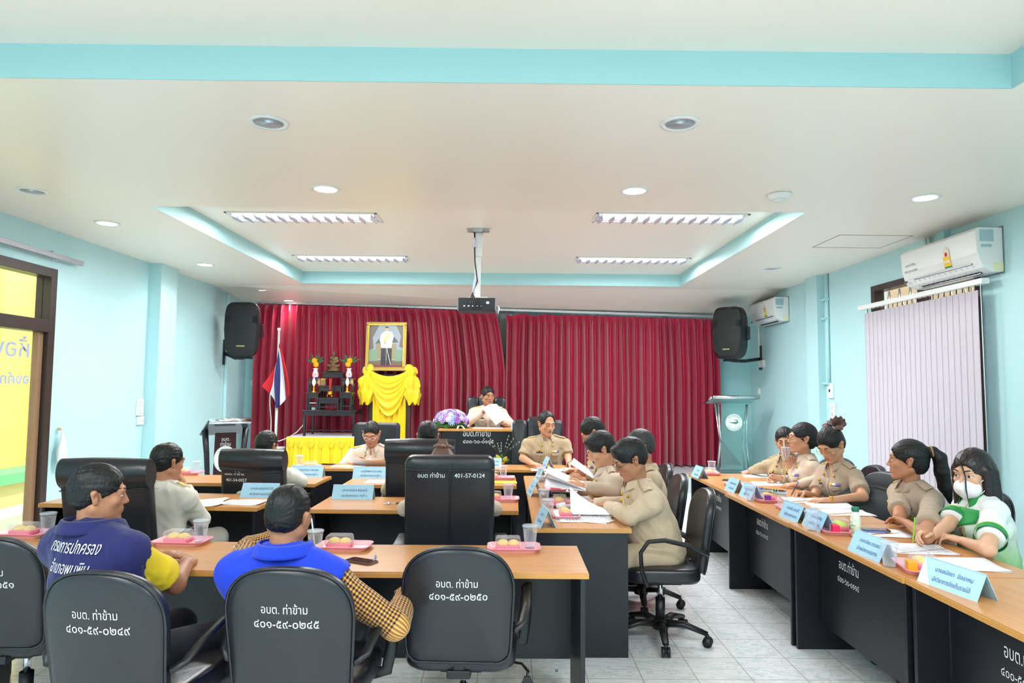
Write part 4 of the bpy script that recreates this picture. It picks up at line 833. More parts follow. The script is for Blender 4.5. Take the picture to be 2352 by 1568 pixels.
# one of each kind, then copies
def make_tray(label, loc, rz):
    o = thing('snack_tray', label, 'tray', loc, rz, 'pink snack trays'); P = rrect(.27, .17, .035, 5); n = len(P); V = []; F = []
    for k, z in ((.86, .0), (.88, .003), (.97, .018), (1.0, .02), (.985, .0225), (.955, .019), (.87, .0045), (.02, .0045)): V += [(p[0]*k, p[1]*k, z) for p in P]
    for i in range(7):
        for j in range(n): F.append((i*n+j, i*n+(j+1) % n, (i+1)*n+(j+1) % n, (i+1)*n+j))
    F.append(tuple(range(n))[::-1]); MB().add(V, F, True).build('dish', M_PINK, o, None, 50, True)
    MB().tube([(p[0]*1.0, p[1]*1.0, .0205) for p in P], .0028, 6, closed=True).build('rim', mat('deep_pink_plastic', (244, 138, 158), .35), o); return o
def make_box(label, loc, rz, cake=(240, 206, 128)):
    o = thing('cake_box', label, 'snack box', loc, rz, 'clear boxes of cake')
    MB().box(-.062, .062, -.042, .042, 0, .026, .008, 3).build('paper_case', M_PKDOT, o)
    b = MB(); b.ball((-.026, 0, .027), (.032, .034, .022), 12).ball((.028, .003, .027), (.031, .033, .02), 12); b.build('cake', mat('cake_%d_%d_%d' % cake, cake, .8, var=.12, bscale=40), o)
    V = []; F = []; P = rrect(.136, .096, .014, 4); n = len(P)
    for k, z in ((1.03, .02), (1, .022), (.93, .056), (.86, .062), (.01, .063)): V += [(p[0]*k, p[1]*k, z) for p in P]
    for i in range(4):
        for j in range(n): F.append((i*n+j, i*n+(j+1) % n, (i+1)*n+(j+1) % n, (i+1)*n+j))
    MB().add(V, F, True).build('lid', M_CLEAR, o, None, 40, True); return o
def make_cup(label, loc, rz=0, straw=False):
    o = thing('water_cup', label, 'cup', loc, rz, 'clear plastic cups of water')
    MB().lathe([(.026, 0), (.0265, .004), (.033, .055), (.0335, .06), (.0385, .108), (.0405, .11)], 24).build('wall', M_CLEAR, o)
    MB().lathe([(.0001, .003), (.0255, .004), (.0325, .055), (.036, .092), (.0001, .092)], 20).build('water', M_WATER, o)
    MB().lathe([(.0415, .107), (.0425, .112), (.0415, .116), (.036, .1165), (.0001, .1165)], 24).build('film_lid', mat('pale_blue_film', (222, 236, 248), .25, alpha=.32), o)
    if straw: MB().tube([(0, 0, .03), (-.012, -.004, .12), (-.02, -.006, .175)], .0035, 6).build('straw', M_WHITE, o)
    return o
def make_juice(label, loc, rz, rgb):
    o = thing('juice_box', label, 'juice box', loc, rz, 'small juice cartons'); MB().box(-.02, .02, -.032, .032, 0, .045, .003).build('carton', mat('carton_%d_%d_%d' % rgb, rgb, .4), o)
    MB().box(-.021, -.0195, -.02, .006, .006, .026).build('white_label', M_PAPER, o); MB().box(-.0205, .0205, -.0325, -.01, .002, .044, .002).build('pale_end', mat('pale_carton', (222, 226, 228), .45), o); return o
def set_top(first, mk, *a):
    return mk(*a)
protos = {}
def put(kind, label, loc, rz, **k):
    key = kind+str(sorted(k.items()))
    if key not in protos: protos[key] = {'tray': make_tray, 'box': make_box, 'cup': make_cup, 'juice': make_juice}[kind](label, loc, rz, **k); return protos[key]
    return dup(protos[key], loc, rz, label)
def snack(px, py, a, where, cup=(.085, .02), box=(-.035, 0), juice=None, straw=False, zz=TT, cake=(240, 206, 128), boxrot=0):
    p = at(px, py, z=zz+.01); p.z = zz; a = math.radians(a)
    put('tray', 'pink snack tray '+where, tuple(p), a)
    if box: q = p+rot2(box[0], box[1], a); q.z = zz+.0045; put('box', 'clear cake box on the tray '+where, tuple(q), a+boxrot, cake=cake)
    if cup: q = p+rot2(cup[0], cup[1], a); q.z = zz+(.0045 if abs(cup[0]) < .13 and abs(cup[1]) < .09 else 0); put('cup', ('straw cup by the tray ' if straw else 'clear water cup with the tray ')+where, tuple(q), 0, straw=straw)
    if juice: q = p+rot2(juice[0], juice[1], a); q.z = zz+.0045; put('juice', 'juice carton on the tray '+where, tuple(q), a+1.57, rgb=juice[2])
snack(60, 1225, -4, 'at the far left edge of the nearest tables', (.10, .03), (-.02, .01))
snack(420, 1243, -3, 'in front of the man in the navy vest', (.085, .02), (-.03, .01))
snack(792, 1254, -2, 'in front of the man in the bright blue vest', (-.115, -.125), (-.03, .01), straw=True)
snack(1180, 1258, 0, 'at the right end of the nearest table', (.085, .03), (-.03, 0))
snack(1150, 1146, 0, 'at the right end of the second row', (.055, .03), (-.06, 0))
snack(430, 1086, -2, 'at the left end of the third row', (.07, .03), (-.05, 0))
snack(1148, 1097, 0, 'at the right end of the third row', (.03, .03), (-.075, 0))
snack(706, 1071, 0, 'at the left end of the head table', (-.09, .02), (.03, 0))
for px, py, w in ((1272, 1100, 'farthest back in the middle right column'), (1276, 1122, 'second farthest in the middle right column'), (1286, 1156, 'second nearest in the middle right column'), (1299, 1182, 'nearest the camera in the middle column')):
    snack(px, py, 90, w, (-.03, .115), (.02, -.0), boxrot=0)
snack(1630, 1086, 82, 'at the far end of the right-hand row', (.06, -.03), (-.05, 0), None)
snack(1690, 1114, 84, 'second from the far end of the right-hand row', None, None, (-.02, .03, (226, 50, 90)))
snack(1758, 1146, 84, 'in front of the woman with the hair bow', (-.03, .115), (.05, -.03), (-.06, .0, (110, 40, 140)), cake=(250, 190, 90))
snack(1818, 1168, 84, 'between the bow-haired woman and her name plate', (.0, .06), None)
snack(1916, 1216, 80, 'in front of the woman with the ponytail', (.0, .125), (.05, -.045), (-.05, .01, (232, 40, 90)), cake=(214, 236, 90))
snack(2110, 1303, 78, 'in front of the woman with the mask', (.03, .115), (.035, -.03), (-.035, .045, (250, 168, 40)), cake=(250, 216, 130))
# name plates: folded clear acrylic tents with pale blue cards
def name_plate(px, py, rz, lines, label, w=.3, h=.1, dep=.11, z=TT, white=False, flipped=False):
    p = at(px, py, z=z); o = thing('name_plate', label, 'name plate', tuple(p), math.radians(rz), 'pale blue tent name plates'); hd = dep/2; t = .0025
    A, T_, C_ = Vector((0, -hd, 0)), Vector((0, 0, h)), Vector((0, hd, 0)); n = Vector((0, -h, hd)).normalized(); n2 = Vector((0, h, hd)).normalized(); X = Vector((w/2, 0, 0))
    b = MB()
    for P0, P1, nn in ((A, T_, n), (C_, T_, n2)):
        vs = [P0-X, P0+X, P1+X, P1-X]; vs += [v-nn*t for v in vs]; b.add(vs, [(0, 1, 2, 3), (7, 6, 5, 4), (0, 4, 5, 1), (1, 5, 6, 2), (2, 6, 7, 3), (3, 7, 4, 0)])
    b.build('acrylic_holder', M_PLATE if not flipped else M_PLATE, o, None, None, True)
    MB().box(-w/2, w/2, -.004, .004, h-.003, h+.001).build('fold_edge', M_CLEAR, o)
    up = (T_-A).normalized(); M = face_M(A+n*.0012+up*(h*.5), (1, 0, 0), tuple(up))
    if white:
        c = MB(); c.add([M @ Vector(v) for v in ((-w/2+.004, -h*.52, 0), (-w/2+.075, -h*.52, 0), (-w/2+.05, -h*.2, 0), (-w/2+.03, h*.15, 0), (-w/2+.012, h*.45, 0), (-w/2+.004, h*.5, 0))], [(0, 1, 2, 3, 4, 5)]); c.build('white_swoosh', M_PAPER, o)
    for i, s in enumerate(lines): lettering(s, .026, M_BLUEINK, o, M @ Matrix.Translation((.015, .012-.042*i, .0006)), 'lettering', 0, None, 0, 'CENTER', min(w*.62, .0125*len(s)))
    return o
name_plate(600, 1140, -3, ('นายประเสริฐศักดิ์ มีโก', 'สมาชิกสภาอบต.หมู่ที่ ๖'), 'blue name plate on the second row left table before the papers', .28)
name_plate(812, 1144, 0, ('นางแหน่งน้อย พัฒน์แก้ว', 'สมาชิกสภาอบต. หมู่ที่ ๘'), 'blue name plate on the second row right table left of the keys', .3)
name_plate(706, 1094, 0, ('นายอันสิทธน์ กลับเพชร', 'สมาชิกสภาอบต.หมู่ที่ ๑'), 'blue name plate on the third row left table', .3)
name_plate(850, 1097, 0, ('นายสิทธิพล ใจประเสริฐ', 'สมาชิกสภาอบต.หมู่ที่ ๓'), 'blue name plate on the third row right table below the reading man', .3)
name_plate(1137, 1071, 0, ('นายก', 'อบต.'), 'small blue name plate at the middle of the head table', .14, .09)
o_ = name_plate(1186, 985, 0, ('ประธาน', 'สภา อบต.'), 'blue name plate at the right of the stage desk', .13, .075, .06, ST+TT); o_.location = tuple(at(1186, 985, Y=9.12)); o_.location.z = ST+TT
for px, py, lb in ((1258, 1074, 'blue name plate farthest back in the middle right column'), (1243, 1104, 'blue name plate second from the back in the middle right column'), (1228, 1136, 'blue name plate third from the back in the middle right column'), (1252, 1206, 'folded name plate nearest the camera in the middle right column')):
    name_plate(px, py, -82, ('นาย ก', 'สมาชิกสภา'), lb, .2, .11, .1)
for px, py, w, ls, lb in ((1607, 1096, .2, ('นางสาว', 'เจ้าพนักงาน'), 'blue name plate at the far end of the right-hand row'), (1688, 1128, .2, ('นางสุดี พัฒน์', 'หัวหน้า'), 'blue name plate with its twin before the writing women, the farther of the pair'), (1724, 1142, .22, ('นางสาวกมล ใจดี', 'ผู้ช่วย'), 'blue name plate just left of the cup before the bow-haired woman'),
    (1826, 1192, .25, ('นายเดือ แสนโก้', 'ผู้อำนวยการกอง'), 'blue name plate, left of two touching plates in the right-hand row'), (1880, 1212, .22, ('นางสาวขวัญ', 'นายช่างโยธา'), 'blue name plate partly hidden by a cup before the ponytail woman'), (2003, 1276, .27, ('นางสาวเรียม เวชวรรณ์', 'เจ้าพนักงานธุรการ'), 'blue name plate between the ponytail woman and the masked woman'),
    (2195, 1355, .31, ('นายสมัชชา  นิจอาคม', 'นักวิชาการจัดเก็บรายได้'), 'large blue name plate nearest the camera on the right-hand row with a white swoosh')):
    name_plate(px, py, -86 if px < 2100 else -80, ls, lb, w, .105, .1, white=px > 2100)
# papers
def sheets(name, label, loc, w, h, rz, n=6, curl=0, cat='papers', z=TT, lines=False, fan=.0):
    o = thing(name, label, cat, (loc.x, loc.y, z), math.radians(rz)); k = max(1, n//2)
    for i in range(min(4, k)):
        zz = .0012+.0011*i*max(1, n/6); a = fan*(i-1); c, s = math.cos(a), math.sin(a); ins = .004*i
        MB().grid(lambda u, v: ((u-.5)*w*c-(v-.5)*h*s, (u-.5)*w*s+(v-.5)*h*c, zz+curl*max(0, u-.55)**2*w+.003*math.sin(5*u+3*v+i)*(curl > 0)), 8, 6, .0011*max(1, n/6)).build('sheet', M_PAPER, o)
    if lines:
        b = MB(); zt = .0012+.0011*(min(4, k)-1)*max(1, n/6)+.0012; a = fan*(min(4, k)-2); c, s = math.cos(a), math.sin(a)
        for j in range(14):
            v = -.42+.06*j; e = .36 if j % 4 else .2
            P = [(-.4*w, v*h), (e*w, v*h), (e*w, v*h+.003), (-.4*w, v*h+.003)]; b.add([(x*c-y*s, x*s+y*c, zt+curl*max(0, x/w+.5-.55)**2*w) for x, y in P], [(0, 1, 2, 3)])
        b.build('printed_lines', M_INK, o)
    return o
def P_(px, py, z=TT): return at(px, py, z=z)
sheets('paper_stack', 'loose white papers at the elbow of the man in the second row left', P_(475, 1155), .22, .3, 12, 6, .25, fan=.12)
sheets('paper_stack', 'fanned white papers under the name plate on the second row left table', P_(560, 1154), .3, .2, -6, 6, .1, fan=.08, lines=True)
sheets('paper_stack', 'white papers on the third row right table by the blue chair', P_(880, 1106), .3, .2, 0, 4)
sheets('paper_sheet', 'white paper lying left of the reading man on the head table', P_(800, 1070), .34, .16, 0, 2)
sheets('paper_stack', 'white papers under the hands of the man at the right of the head table', P_(1258, 1079), .34, .2, 0, 4, lines=True)
sheets('paper_sheet', 'white papers right of the man at the right of the head table', P_(1328, 1077), .32, .2, 4, 4)
sheets('paper_sheet', 'white papers before the speaker on the stage desk', at(1120, 986, Y=9.25), .4, .2, 0, 4, z=ST+TT)
sheets('paper_stack', 'printed papers lying behind the microphone in the middle right column', P_(1330, 1147), .2, .3, 4, 4, lines=True)
sheets('paper_stack', 'open curled printed papers before the man with dark glasses', P_(1340, 1190), .26, .34, 80, 8, .5, fan=.15, lines=True)
sheets('paper_stack', 'white papers beneath the pages held up in the middle right column', P_(1300, 1126), .24, .3, 80, 4)
for px, py, lb, rz, n in ((1745, 1094, 'white papers before the smiling woman at the far right', 78, 6), (1770, 1112, 'white papers before the woman drinking through a straw', 84, 6), (1850, 1150, 'white page being written on by the bow-haired woman', 84, 5), (1908, 1163, 'thick stack of white papers under the bow-haired woman\'s hand', 84, 14), (1945, 1178, 'white papers next to the empty chair in the right-hand row', 86, 5),
    (2025, 1225, 'white papers under the phone by the ponytail woman', 80, 5), (2110, 1262, 'white pad with a red edge being written on by the masked woman', 84, 6), (2215, 1298, 'white papers lying in front of the masked woman\'s elbow', 84, 12)):
    o = sheets('paper_stack', lb, P_(px, py), .22, .3, rz, n, .08, lines=px in (1850, 2110))
    if px == 2110: MB().box(-.112, .112, -.155, .155, .0, .0012).build('red_backing', mat('red_card', (176, 52, 52), .6), o)
# phones, pens, keys, microphones
def phone(px, py, rz, label, w=.075, h=.155, z=TT):
    o = thing('mobile_phone', label, 'phone', tuple(at(px, py, z=z)), math.radians(rz)); MB().prism(rrect(w, h, .012), 0, .008, 'z', .002).build('body', mat('phone_case', (92, 74, 70), .35), o); MB().prism(rrect(w-.006, h-.008, .01), .008, .0086, 'z').build('screen', mat('phone_screen', (24, 20, 22), .08), o); return o
phone(830, 1290, 62, 'dark phone on the nearest table beside the man in the blue vest'); phone(752, 1067, 80, 'dark phone on the head table behind the pink tray')
o_ = phone(1680, 1104, 60, 'dark phone by the second tray at the far end of the right-hand row'); phone(2010, 1218, 80, 'dark phone with a blue pen on papers by the white bottle', z=TT+.006); phone(1288, 1166, 75, 'dark phone beside the third tray of the middle right column')
phone(1190, 1205, 20, 'dark phone edge under the curled papers') if False else None
def pen(p, q, label, rgb, r=.0045, name='pen'):
    p, q = Vector(p), Vector(q); o = thing(name, label, 'pen', tuple(p), 0); d = q-p
    MB().tube([d*.0, d*.08, d*.12, d*.9, d], [r*.3, r*.6, r, r, r*.8], 8).build('barrel', mat('pen_%d_%d_%d' % rgb, rgb, .35), o)
    u = d.normalized(); s = u.cross(Vector((0, 0, 1))); s = s.normalized()*r*1.3 if s.length > .1 else Vector((r*1.3, 0, 0)); MB().tube([d*.7+s, d*.98+s], r*.3, 5).build('clip', M_STEEL, o); return o
def lie(px0, py0, px1, py1, L=.14, z=TT): a = at(px0, py0, z=z+.005); b = at(px1, py1, z=z+.005); return a, a+(b-a).normalized()*L
pen(*lie(535, 1258, 558, 1245), 'blue and white pen left of the man in the blue vest', (190, 206, 236)); pen(*lie(858, 1291, 862, 1274), 'blue pen beside the phone on the nearest table', (120, 140, 210))
pen(*lie(1250, 1137, 1283, 1143), 'red pen lying in the middle right column', (214, 90, 90)) if False else pen(*lie(1272, 1146, 1278, 1152), 'red pen beside the microphone in the middle right column', (220, 96, 96))
pen(*lie(2040, 1222, 1990, 1221, .15, TT+.02), 'blue pen lying on the phone by the white bottle', (90, 130, 220))
k = thing('key_ring', 'bunch of keys on a ring with a brown fob on the second row right table', 'keys', tuple(P_(903, 1157)), .1)
MB().tube([(.02*math.cos(q), .02*math.sin(q), .003) for q in np.linspace(0, 6.28, 17)[:-1]], .002, 5, closed=True).build('ring', M_STEEL, k)
for i, a in enumerate((-2.8, -3.2, 2.6)): c, s = math.cos(a), math.sin(a); MB().tube([(.02*c, .02*s, .004+.002*i), (.07*c, .07*s, .004+.002*i)], .004, 6, flat=(1, .4)).ball((.03*c, .03*s, .004+.002*i), (.011, .011, .002), 8).build('key', M_STEEL, k)
MB().tube([(.02, 0, .006), (.1, .01, .008)], .017, 10, flat=(1, .35)).build('fob', mat('brown_leather', (110, 70, 40), .5), k)
def mic(p, q, label, blue=True):
    p, q = Vector(p), Vector(q); o = thing('microphone', label, 'microphone', tuple(p), 0, 'hand microphones'); d = (q-p); u = d.normalized(); L = .25
    MB().tube([u*0, u*.01, u*.03, u*.055, u*.06], [.012, .022, .026, .024, .02], 14).build('head', M_STEEL, o); MB().tube([u*.058, u*.075], .024, 14).tube([u*(L-.012), u*L], .018, 12).build('blue_ring', mat('blue_rubber', (40, 70, 170), .5), o)
    MB().tube([u*.07, u*.1, u*(L-.01)], [.02, .018, .016], 14).build('handle', M_BLACK, o); b = MB()
    for k in (.15, .17, .19): b.tube([u*k, u*(k+.006)], .0183, 14)
    b.build('green_band', mat('green_tape', (70, 220, 100), .5), o); return o
a_ = at(1241, 1134, z=TT+.026); mic(a_, a_+Vector((.25, .012, -.006)), 'black microphone with green bands lying in the middle right column')
a_ = at(1243, 1090, z=TT+.026); mic(a_, a_+Vector((.2, .15, -.006)), 'silver headed microphone farther back in the middle right column')
a_ = at(1728, 1124, z=TT+.026); mic(a_, a_+Vector((.22, -.1, -.006)), 'black microphone with a green band before the bow-haired woman')
a_ = at(1077, 983, Y=9.15); a_.z = ST+TT+.03; mic(a_, a_+Vector((-.12, .2, -.008)), 'microphone beside the flowers on the stage desk')
a_ = at(1655, 914, Y=10.95); mic(a_, a_+Vector((-.03, .22, -.05)), 'microphone with a red foam cover on the acrylic lectern')
bt = thing('juice_bottle', 'white bottle with a green cap and printed label by the ponytail woman', 'bottle', tuple(P_(1966, 1232)))
MB().lathe([(.024, 0), (.027, .004), (.027, .105), (.022, .125), (.017, .135), (.017, .145)], 24).build('body', mat('milky_plastic', (232, 236, 226), .3), bt)
MB().lathe([(.02, .142), (.0205, .145), (.0205, .163), (.019, .166), (.0001, .166)], 20).build('cap', mat('green_cap', (28, 116, 90), .4), bt)
MB().lathe([(.0274, .02), (.0274, .1)], 24).build('label', mat('label_paper', (224, 232, 212), .5), bt)
for s, z, rgb in (('น้ำ', .078, (50, 120, 70)), ('ข้าวโพด', .06, (60, 110, 80)), ('นม', .042, (60, 110, 80))):
    V, F = text_geo(s, .016); MB().add([(-.0279*math.sin(1.35-v.x/.0279)*1, -.0279*math.cos(1.35-v.x/.0279), z+v.y) for v in V], F).build('lettering', mat('label_green_ink', rgb, .6), bt)
b = MB()
for a in (2.0, 2.5): b.ball((-.0265*math.sin(a), -.0265*math.cos(a), .05+.03*(a > 2.2)), (.007, .007, .014), 8)
b.build('leaf_print', mat('label_green_ink', (50, 120, 70), .6), bt)
o = thing('folder', 'bright yellow folder on the right table of the third row', 'folder', tuple(P_(1152, 1108)), .05); MB().box(-.13, .13, -.07, .07, 0, .006, .002).build('cover', mat('yellow_card', (246, 206, 40), .6), o); MB().box(-.125, .132, -.066, .066, .0015, .0045).build('pages', M_PAPER, o)
o = thing('napkin', 'crumpled white paper cup on its side before the curled papers', 'paper cup', tuple(P_(1280, 1171))); MB().tube([(0, 0, .025), (.05, .02, .026)], [.02, .025], 14).build('cup_wall', M_PAPER, o)
o = thing('small_notebook', 'small grey card on the third row right table', 'card', tuple(P_(898, 1106)), 0); MB().box(-.05, .05, -.03, .03, .012, .02).build('cover', mat('pale_blue_grey', (150, 172, 190), .5), o); MB().box(-.05, .05, -.03, .03, 0.006, .012).build('pages', M_PAPER, o)
pg = thing('reading_glasses', 'folded spectacles lying on the papers at the right of the head table', 'glasses', tuple(at(1252, 1070, z=TT+.006))); 
for s in (-1, 1): MB().tube([(s*.03+.022*math.cos(q), 0, .022+.02*math.sin(q)) for q in np.linspace(0, 6.28, 17)[:-1]], .0018, 5, closed=True).build('rim', M_STEEL, pg); MB().tube([(s*.052, 0, .026), (s*.05, .1, .01)], .0018, 5).build('temple', M_BLACK, pg)
# flowers on the stage desk
fa = thing('flower_arrangement', 'low arrangement of purple, white and blue flowers on the stage desk', 'flowers', tuple(at(1036, 988, Y=9.22)))
fa.location.z = ST+TT
MB().lathe([(.1, 0), (.13, .03), (.12, .05), (.0001, .05)], 20, sx=1.4).build('foam_tray', mat('green_foam', (60, 110, 50), .8), fa)
cols = [(196, 150, 222), (236, 232, 246), (170, 200, 240), (180, 120, 210), (240, 238, 250), (206, 170, 232), (226, 226, 244)]
def bloom(c, r, rgb, n_):
    m_ = MB(); c = Vector(c); n_ = Vector(n_).normalized(); u = n_.cross(Vector((0, 0, 1))); u = u.normalized() if u.length > .05 else Vector((1, 0, 0)); w = n_.cross(u)
    for k, (rr, el, np_) in enumerate(((1, .25, 11), (.72, .7, 9), (.42, 1.1, 6))):
        for i in range(np_):
            a = 2*math.pi*i/np_+k*.3; d = (u*math.cos(a)+w*math.sin(a))*math.cos(el)+n_*math.sin(el); s = n_.cross(d).normalized()
            m_.grid(lambda p, q: c+d*(r*rr*p)+s*((q-.5)*r*.42*math.sin(math.pi*min(1, p*.85+.12)))+n_*(.12*r*math.sin(3*p)), 4, 2, .001)
    m_.ball(c+n_*r*.15, r*.16, 6); return m_.build('blossom', mat('petal_%d_%d_%d' % rgb, rgb, .7), fa)
r_ = random.Random(5)
MB().ball((0, 0, .1), (.15, .1, .1), 14).build('foam_core', mat('green_foam', (60, 110, 50), .8), fa)
for i in range(52):
    a = i*2.4; e = math.asin(min(1, .12+.86*(i+.5)/52)); d = Vector((math.cos(a)*math.cos(e)*1.15, math.sin(a)*math.cos(e)*.9, math.sin(e))); bloom(Vector((0, 0, .06))+Vector((d.x*.19, d.y*.14, d.z*.17)), r_.uniform(.045, .068), cols[i % 7], d)
for i in range(22):
    a = r_.uniform(0, 6.28); m_ = MB(); leaf(m_, (.06*math.cos(a), .05*math.sin(a), .05), (.25*math.cos(a), .16*math.sin(a), r_.uniform(.0, .09)), .026); m_.build('leaf', mat('bright_leaf', (70, 150, 60), .5), fa)
MB().grid(lambda u, v: (.1+.1*u+.02*v, -.14-.05*u, .03-.05*u*u+.02*math.sin(4*u)), 8, 2, .001).grid(lambda u, v: (.1-.02*u+.02*v, -.14-.07*u, .04-.06*u), 8, 2, .001).build('ribbon', M_PAPER, fa)
# small twig vase on the head table
tv = thing('twig_arrangement', 'small arrangement of dark budded twigs and yellow leaves on the head table', 'plant', tuple(P_(1152, 1066)))
MB().lathe([(.03, 0), (.035, .02), (.025, .03), (.0001, .03)], 14).build('base', mat('terracotta', (226, 130, 80), .7), tv); r_ = random.Random(2)
for i in range(7):
    a = -.75+1.5*i/6; L_ = r_.uniform(.22, .33); P = [(0, 0, .02), (.3*L_*math.sin(a), -.01, .5*L_), (L_*math.sin(a)*.9, -.01*i, L_*math.cos(a*.8))]; MB().tube(P, .0035, 5).build('twig', mat('dark_green_stem', (40, 62, 44), .6), tv); b = MB()
    for t in (.55, .7, .85, 1): q = Vector(P[1]).lerp(Vector(P[2]), (t-.4)/.6); b.ball(q+Vector((.006*(-1)**i, 0, 0)), (.006, .006, .011), 6)
    b.build('bud', mat('pale_bud', (150, 168, 150), .6), tv)
for i in range(8): a = i*.785; m_ = MB(); leaf(m_, (.01*math.cos(a), .01*math.sin(a), .03), (.085*math.cos(a), .05*math.sin(a), .05+.03*(i % 3)), .022); m_.build('leaf', mat('yellow_green_leaf', (206, 200, 80) if i % 2 else (90, 140, 60), .6) if i % 2 else mat('fresh_leaf', (90, 140, 60), .6), tv)
# ================================================================ people: smooth blended volumes meshed with surface nets
class Field:
    def __init__(s, xs, ys, zs):
        s.ax=[np.asarray(a,np.float32) for a in (xs,ys,zs)]
        s.F=np.full([len(a) for a in s.ax],1.0,np.float32)
    def sub(s, lo, hi):
        sl=[]; g=[]
        for a,l,h in zip(s.ax,lo,hi):
            i=max(0,np.searchsorted(a,l)-1); j=min(len(a),np.searchsorted(a,h)+1)
            if j-i<1: return None,None
            sl.append(slice(i,j)); g.append(a[i:j])
        return tuple(sl), np.meshgrid(*g,indexing='ij',sparse=True)
    def mix(s, sl, d, k, op):
        A=s.F[sl]
        if op=='sub':
            d=-d; h=np.clip(.5-.5*(d-A)/k,0,1); s.F[sl]=d*(1-h)+A*h+k*h*(1-h)
        else:
            h=np.clip(.5+.5*(d-A)/k,0,1); s.F[sl]=d*(1-h)+A*h-k*h*(1-h)
    def cap(s,a,b,ra,rb=None,k=.01,op='add',sc=None,flat=False):
        """tapered capsule; sc=(axis,factor) squashes it along a unit axis"""
        a=np.asarray(a,float);b=np.asarray(b,float); rb=ra if rb is None else rb
        m=max(ra,rb)*(1 if sc is None else max(1,sc[1]))+k+.012
        sl,(x,y,z)=s.sub(np.minimum(a,b)-m,np.maximum(a,b)+m)
        if sl is None: return
        ab=b-a; L=max(ab@ab,1e-9); px,py,pz=x-a[0],y-a[1],z-a[2]
        t0=(px*ab[0]+py*ab[1]+pz*ab[2])/L
        t=np.clip(t0,0,1.6 if flat else 1)
        qx,qy,qz=px-t*ab[0],py-t*ab[1],pz-t*ab[2]
        d2=qx*qx+qy*qy+qz*qz
        if sc is not None:
            n=np.asarray(sc[0],float); c=qx*n[0]+qy*n[1]+qz*n[2]
            d2=d2+c*c*(1/sc[1]**2-1)
        d=np.sqrt(np.maximum(d2,0))-(ra+(rb-ra)*np.minimum(t,1))
        if flat: d=np.maximum(d,(t0-1)*math.sqrt(L))
        s.mix(sl,d.astype(np.float32),k,op)
    def ell(s,c,r,M=None,k=.01,op='add'):
        c=np.asarray(c,float); r=np.asarray(r,float); m=r.max()+k+.012
        sl,(x,y,z)=s.sub(c-m,c+m)
        if sl is None: return
        p=[x-c[0],y-c[1],z-c[2]]
        if M is not None: p=[sum(M[j][i]*p[j] for j in range(3)) for i in range(3)]   # columns of M = axes
        q=[p[i]/r[i] for i in range(3)]
        k0=np.sqrt(q[0]**2+q[1]**2+q[2]**2); k1=np.sqrt((q[0]/r[0])**2+(q[1]/r[1])**2+(q[2]/r[2])**2)+1e-6
        s.mix(sl,(k0*(k0-1)/k1).astype(np.float32),k,op)
    def mesh(s):
        F=s.F; I=F<0; n=F.shape
        # cells with a sign change
        corners=[(i,j,k) for i in (0,1) for j in (0,1) for k in (0,1)]
        cs=lambda A,o:A[o[0]:n[0]-1+o[0],o[1]:n[1]-1+o[1],o[2]:n[2]-1+o[2]]
        cnt=sum(cs(I,o).astype(np.int8) for o in corners)
        act=(cnt>0)&(cnt<8); idx=np.argwhere(act); V=np.zeros((len(idx),3)); W=np.zeros(len(idx))
        vid=np.full(act.shape,-1,np.int32); vid[act]=np.arange(len(idx))
        val={o:F[idx[:,0]+o[0],idx[:,1]+o[1],idx[:,2]+o[2]] for o in corners}
        for o in corners:
            for ax in range(3):
                if o[ax]: continue
                q=list(o);q[ax]=1;q=tuple(q); a=val[o];b=val[q]; m=(a<0)!=(b<0)
                t=np.where(m,a/(np.where(m,a-b,1)),0)
                P=np.tile(np.array(o,float),(len(idx),1)); P[:,ax]+=t
                V+=P*m[:,None]; W+=m
        V=V/W[:,None]
        out=np.stack([np.interp(idx[:,a]+V[:,a],np.arange(n[a]),s.ax[a]) for a in range(3)],1)
        Q=[]
        for ax in range(3):
            b,c=(ax+1)%3,(ax+2)%3
            lo=[slice(1,n[i]-1) for i in range(3)]; lo[ax]=slice(0,n[ax]-1)
            hi=list(lo); hi[ax]=slice(1,n[ax])
            A=I[tuple(lo)];B=I[tuple(hi)]; e=np.argwhere(A!=B); 
            if not len(e): continue
            off=np.array([1,1,1]);off[ax]=0; e=e+off; up=I[e[:,0],e[:,1],e[:,2]]
            def g(db,dc):
                u=e.copy(); u[:,b]-=db; u[:,c]-=dc; return vid[u[:,0],u[:,1],u[:,2]]
            q=np.stack([g(1,1),g(0,1),g(0,0),g(1,0)],1)
            q[~up]=q[~up][:,::-1]; Q.append(q)
        return out, np.concatenate(Q) if Q else np.zeros((0,4),int)
def axis(lo,hi,step,fine=()):

    v=[lo]
    while v[-1]<hi:
        st=step
        for a,b,f in fine:
            if a<=v[-1]<=b: st=min(st,f)
        v.append(v[-1]+st)
    return np.array(v)
V3 = Vector
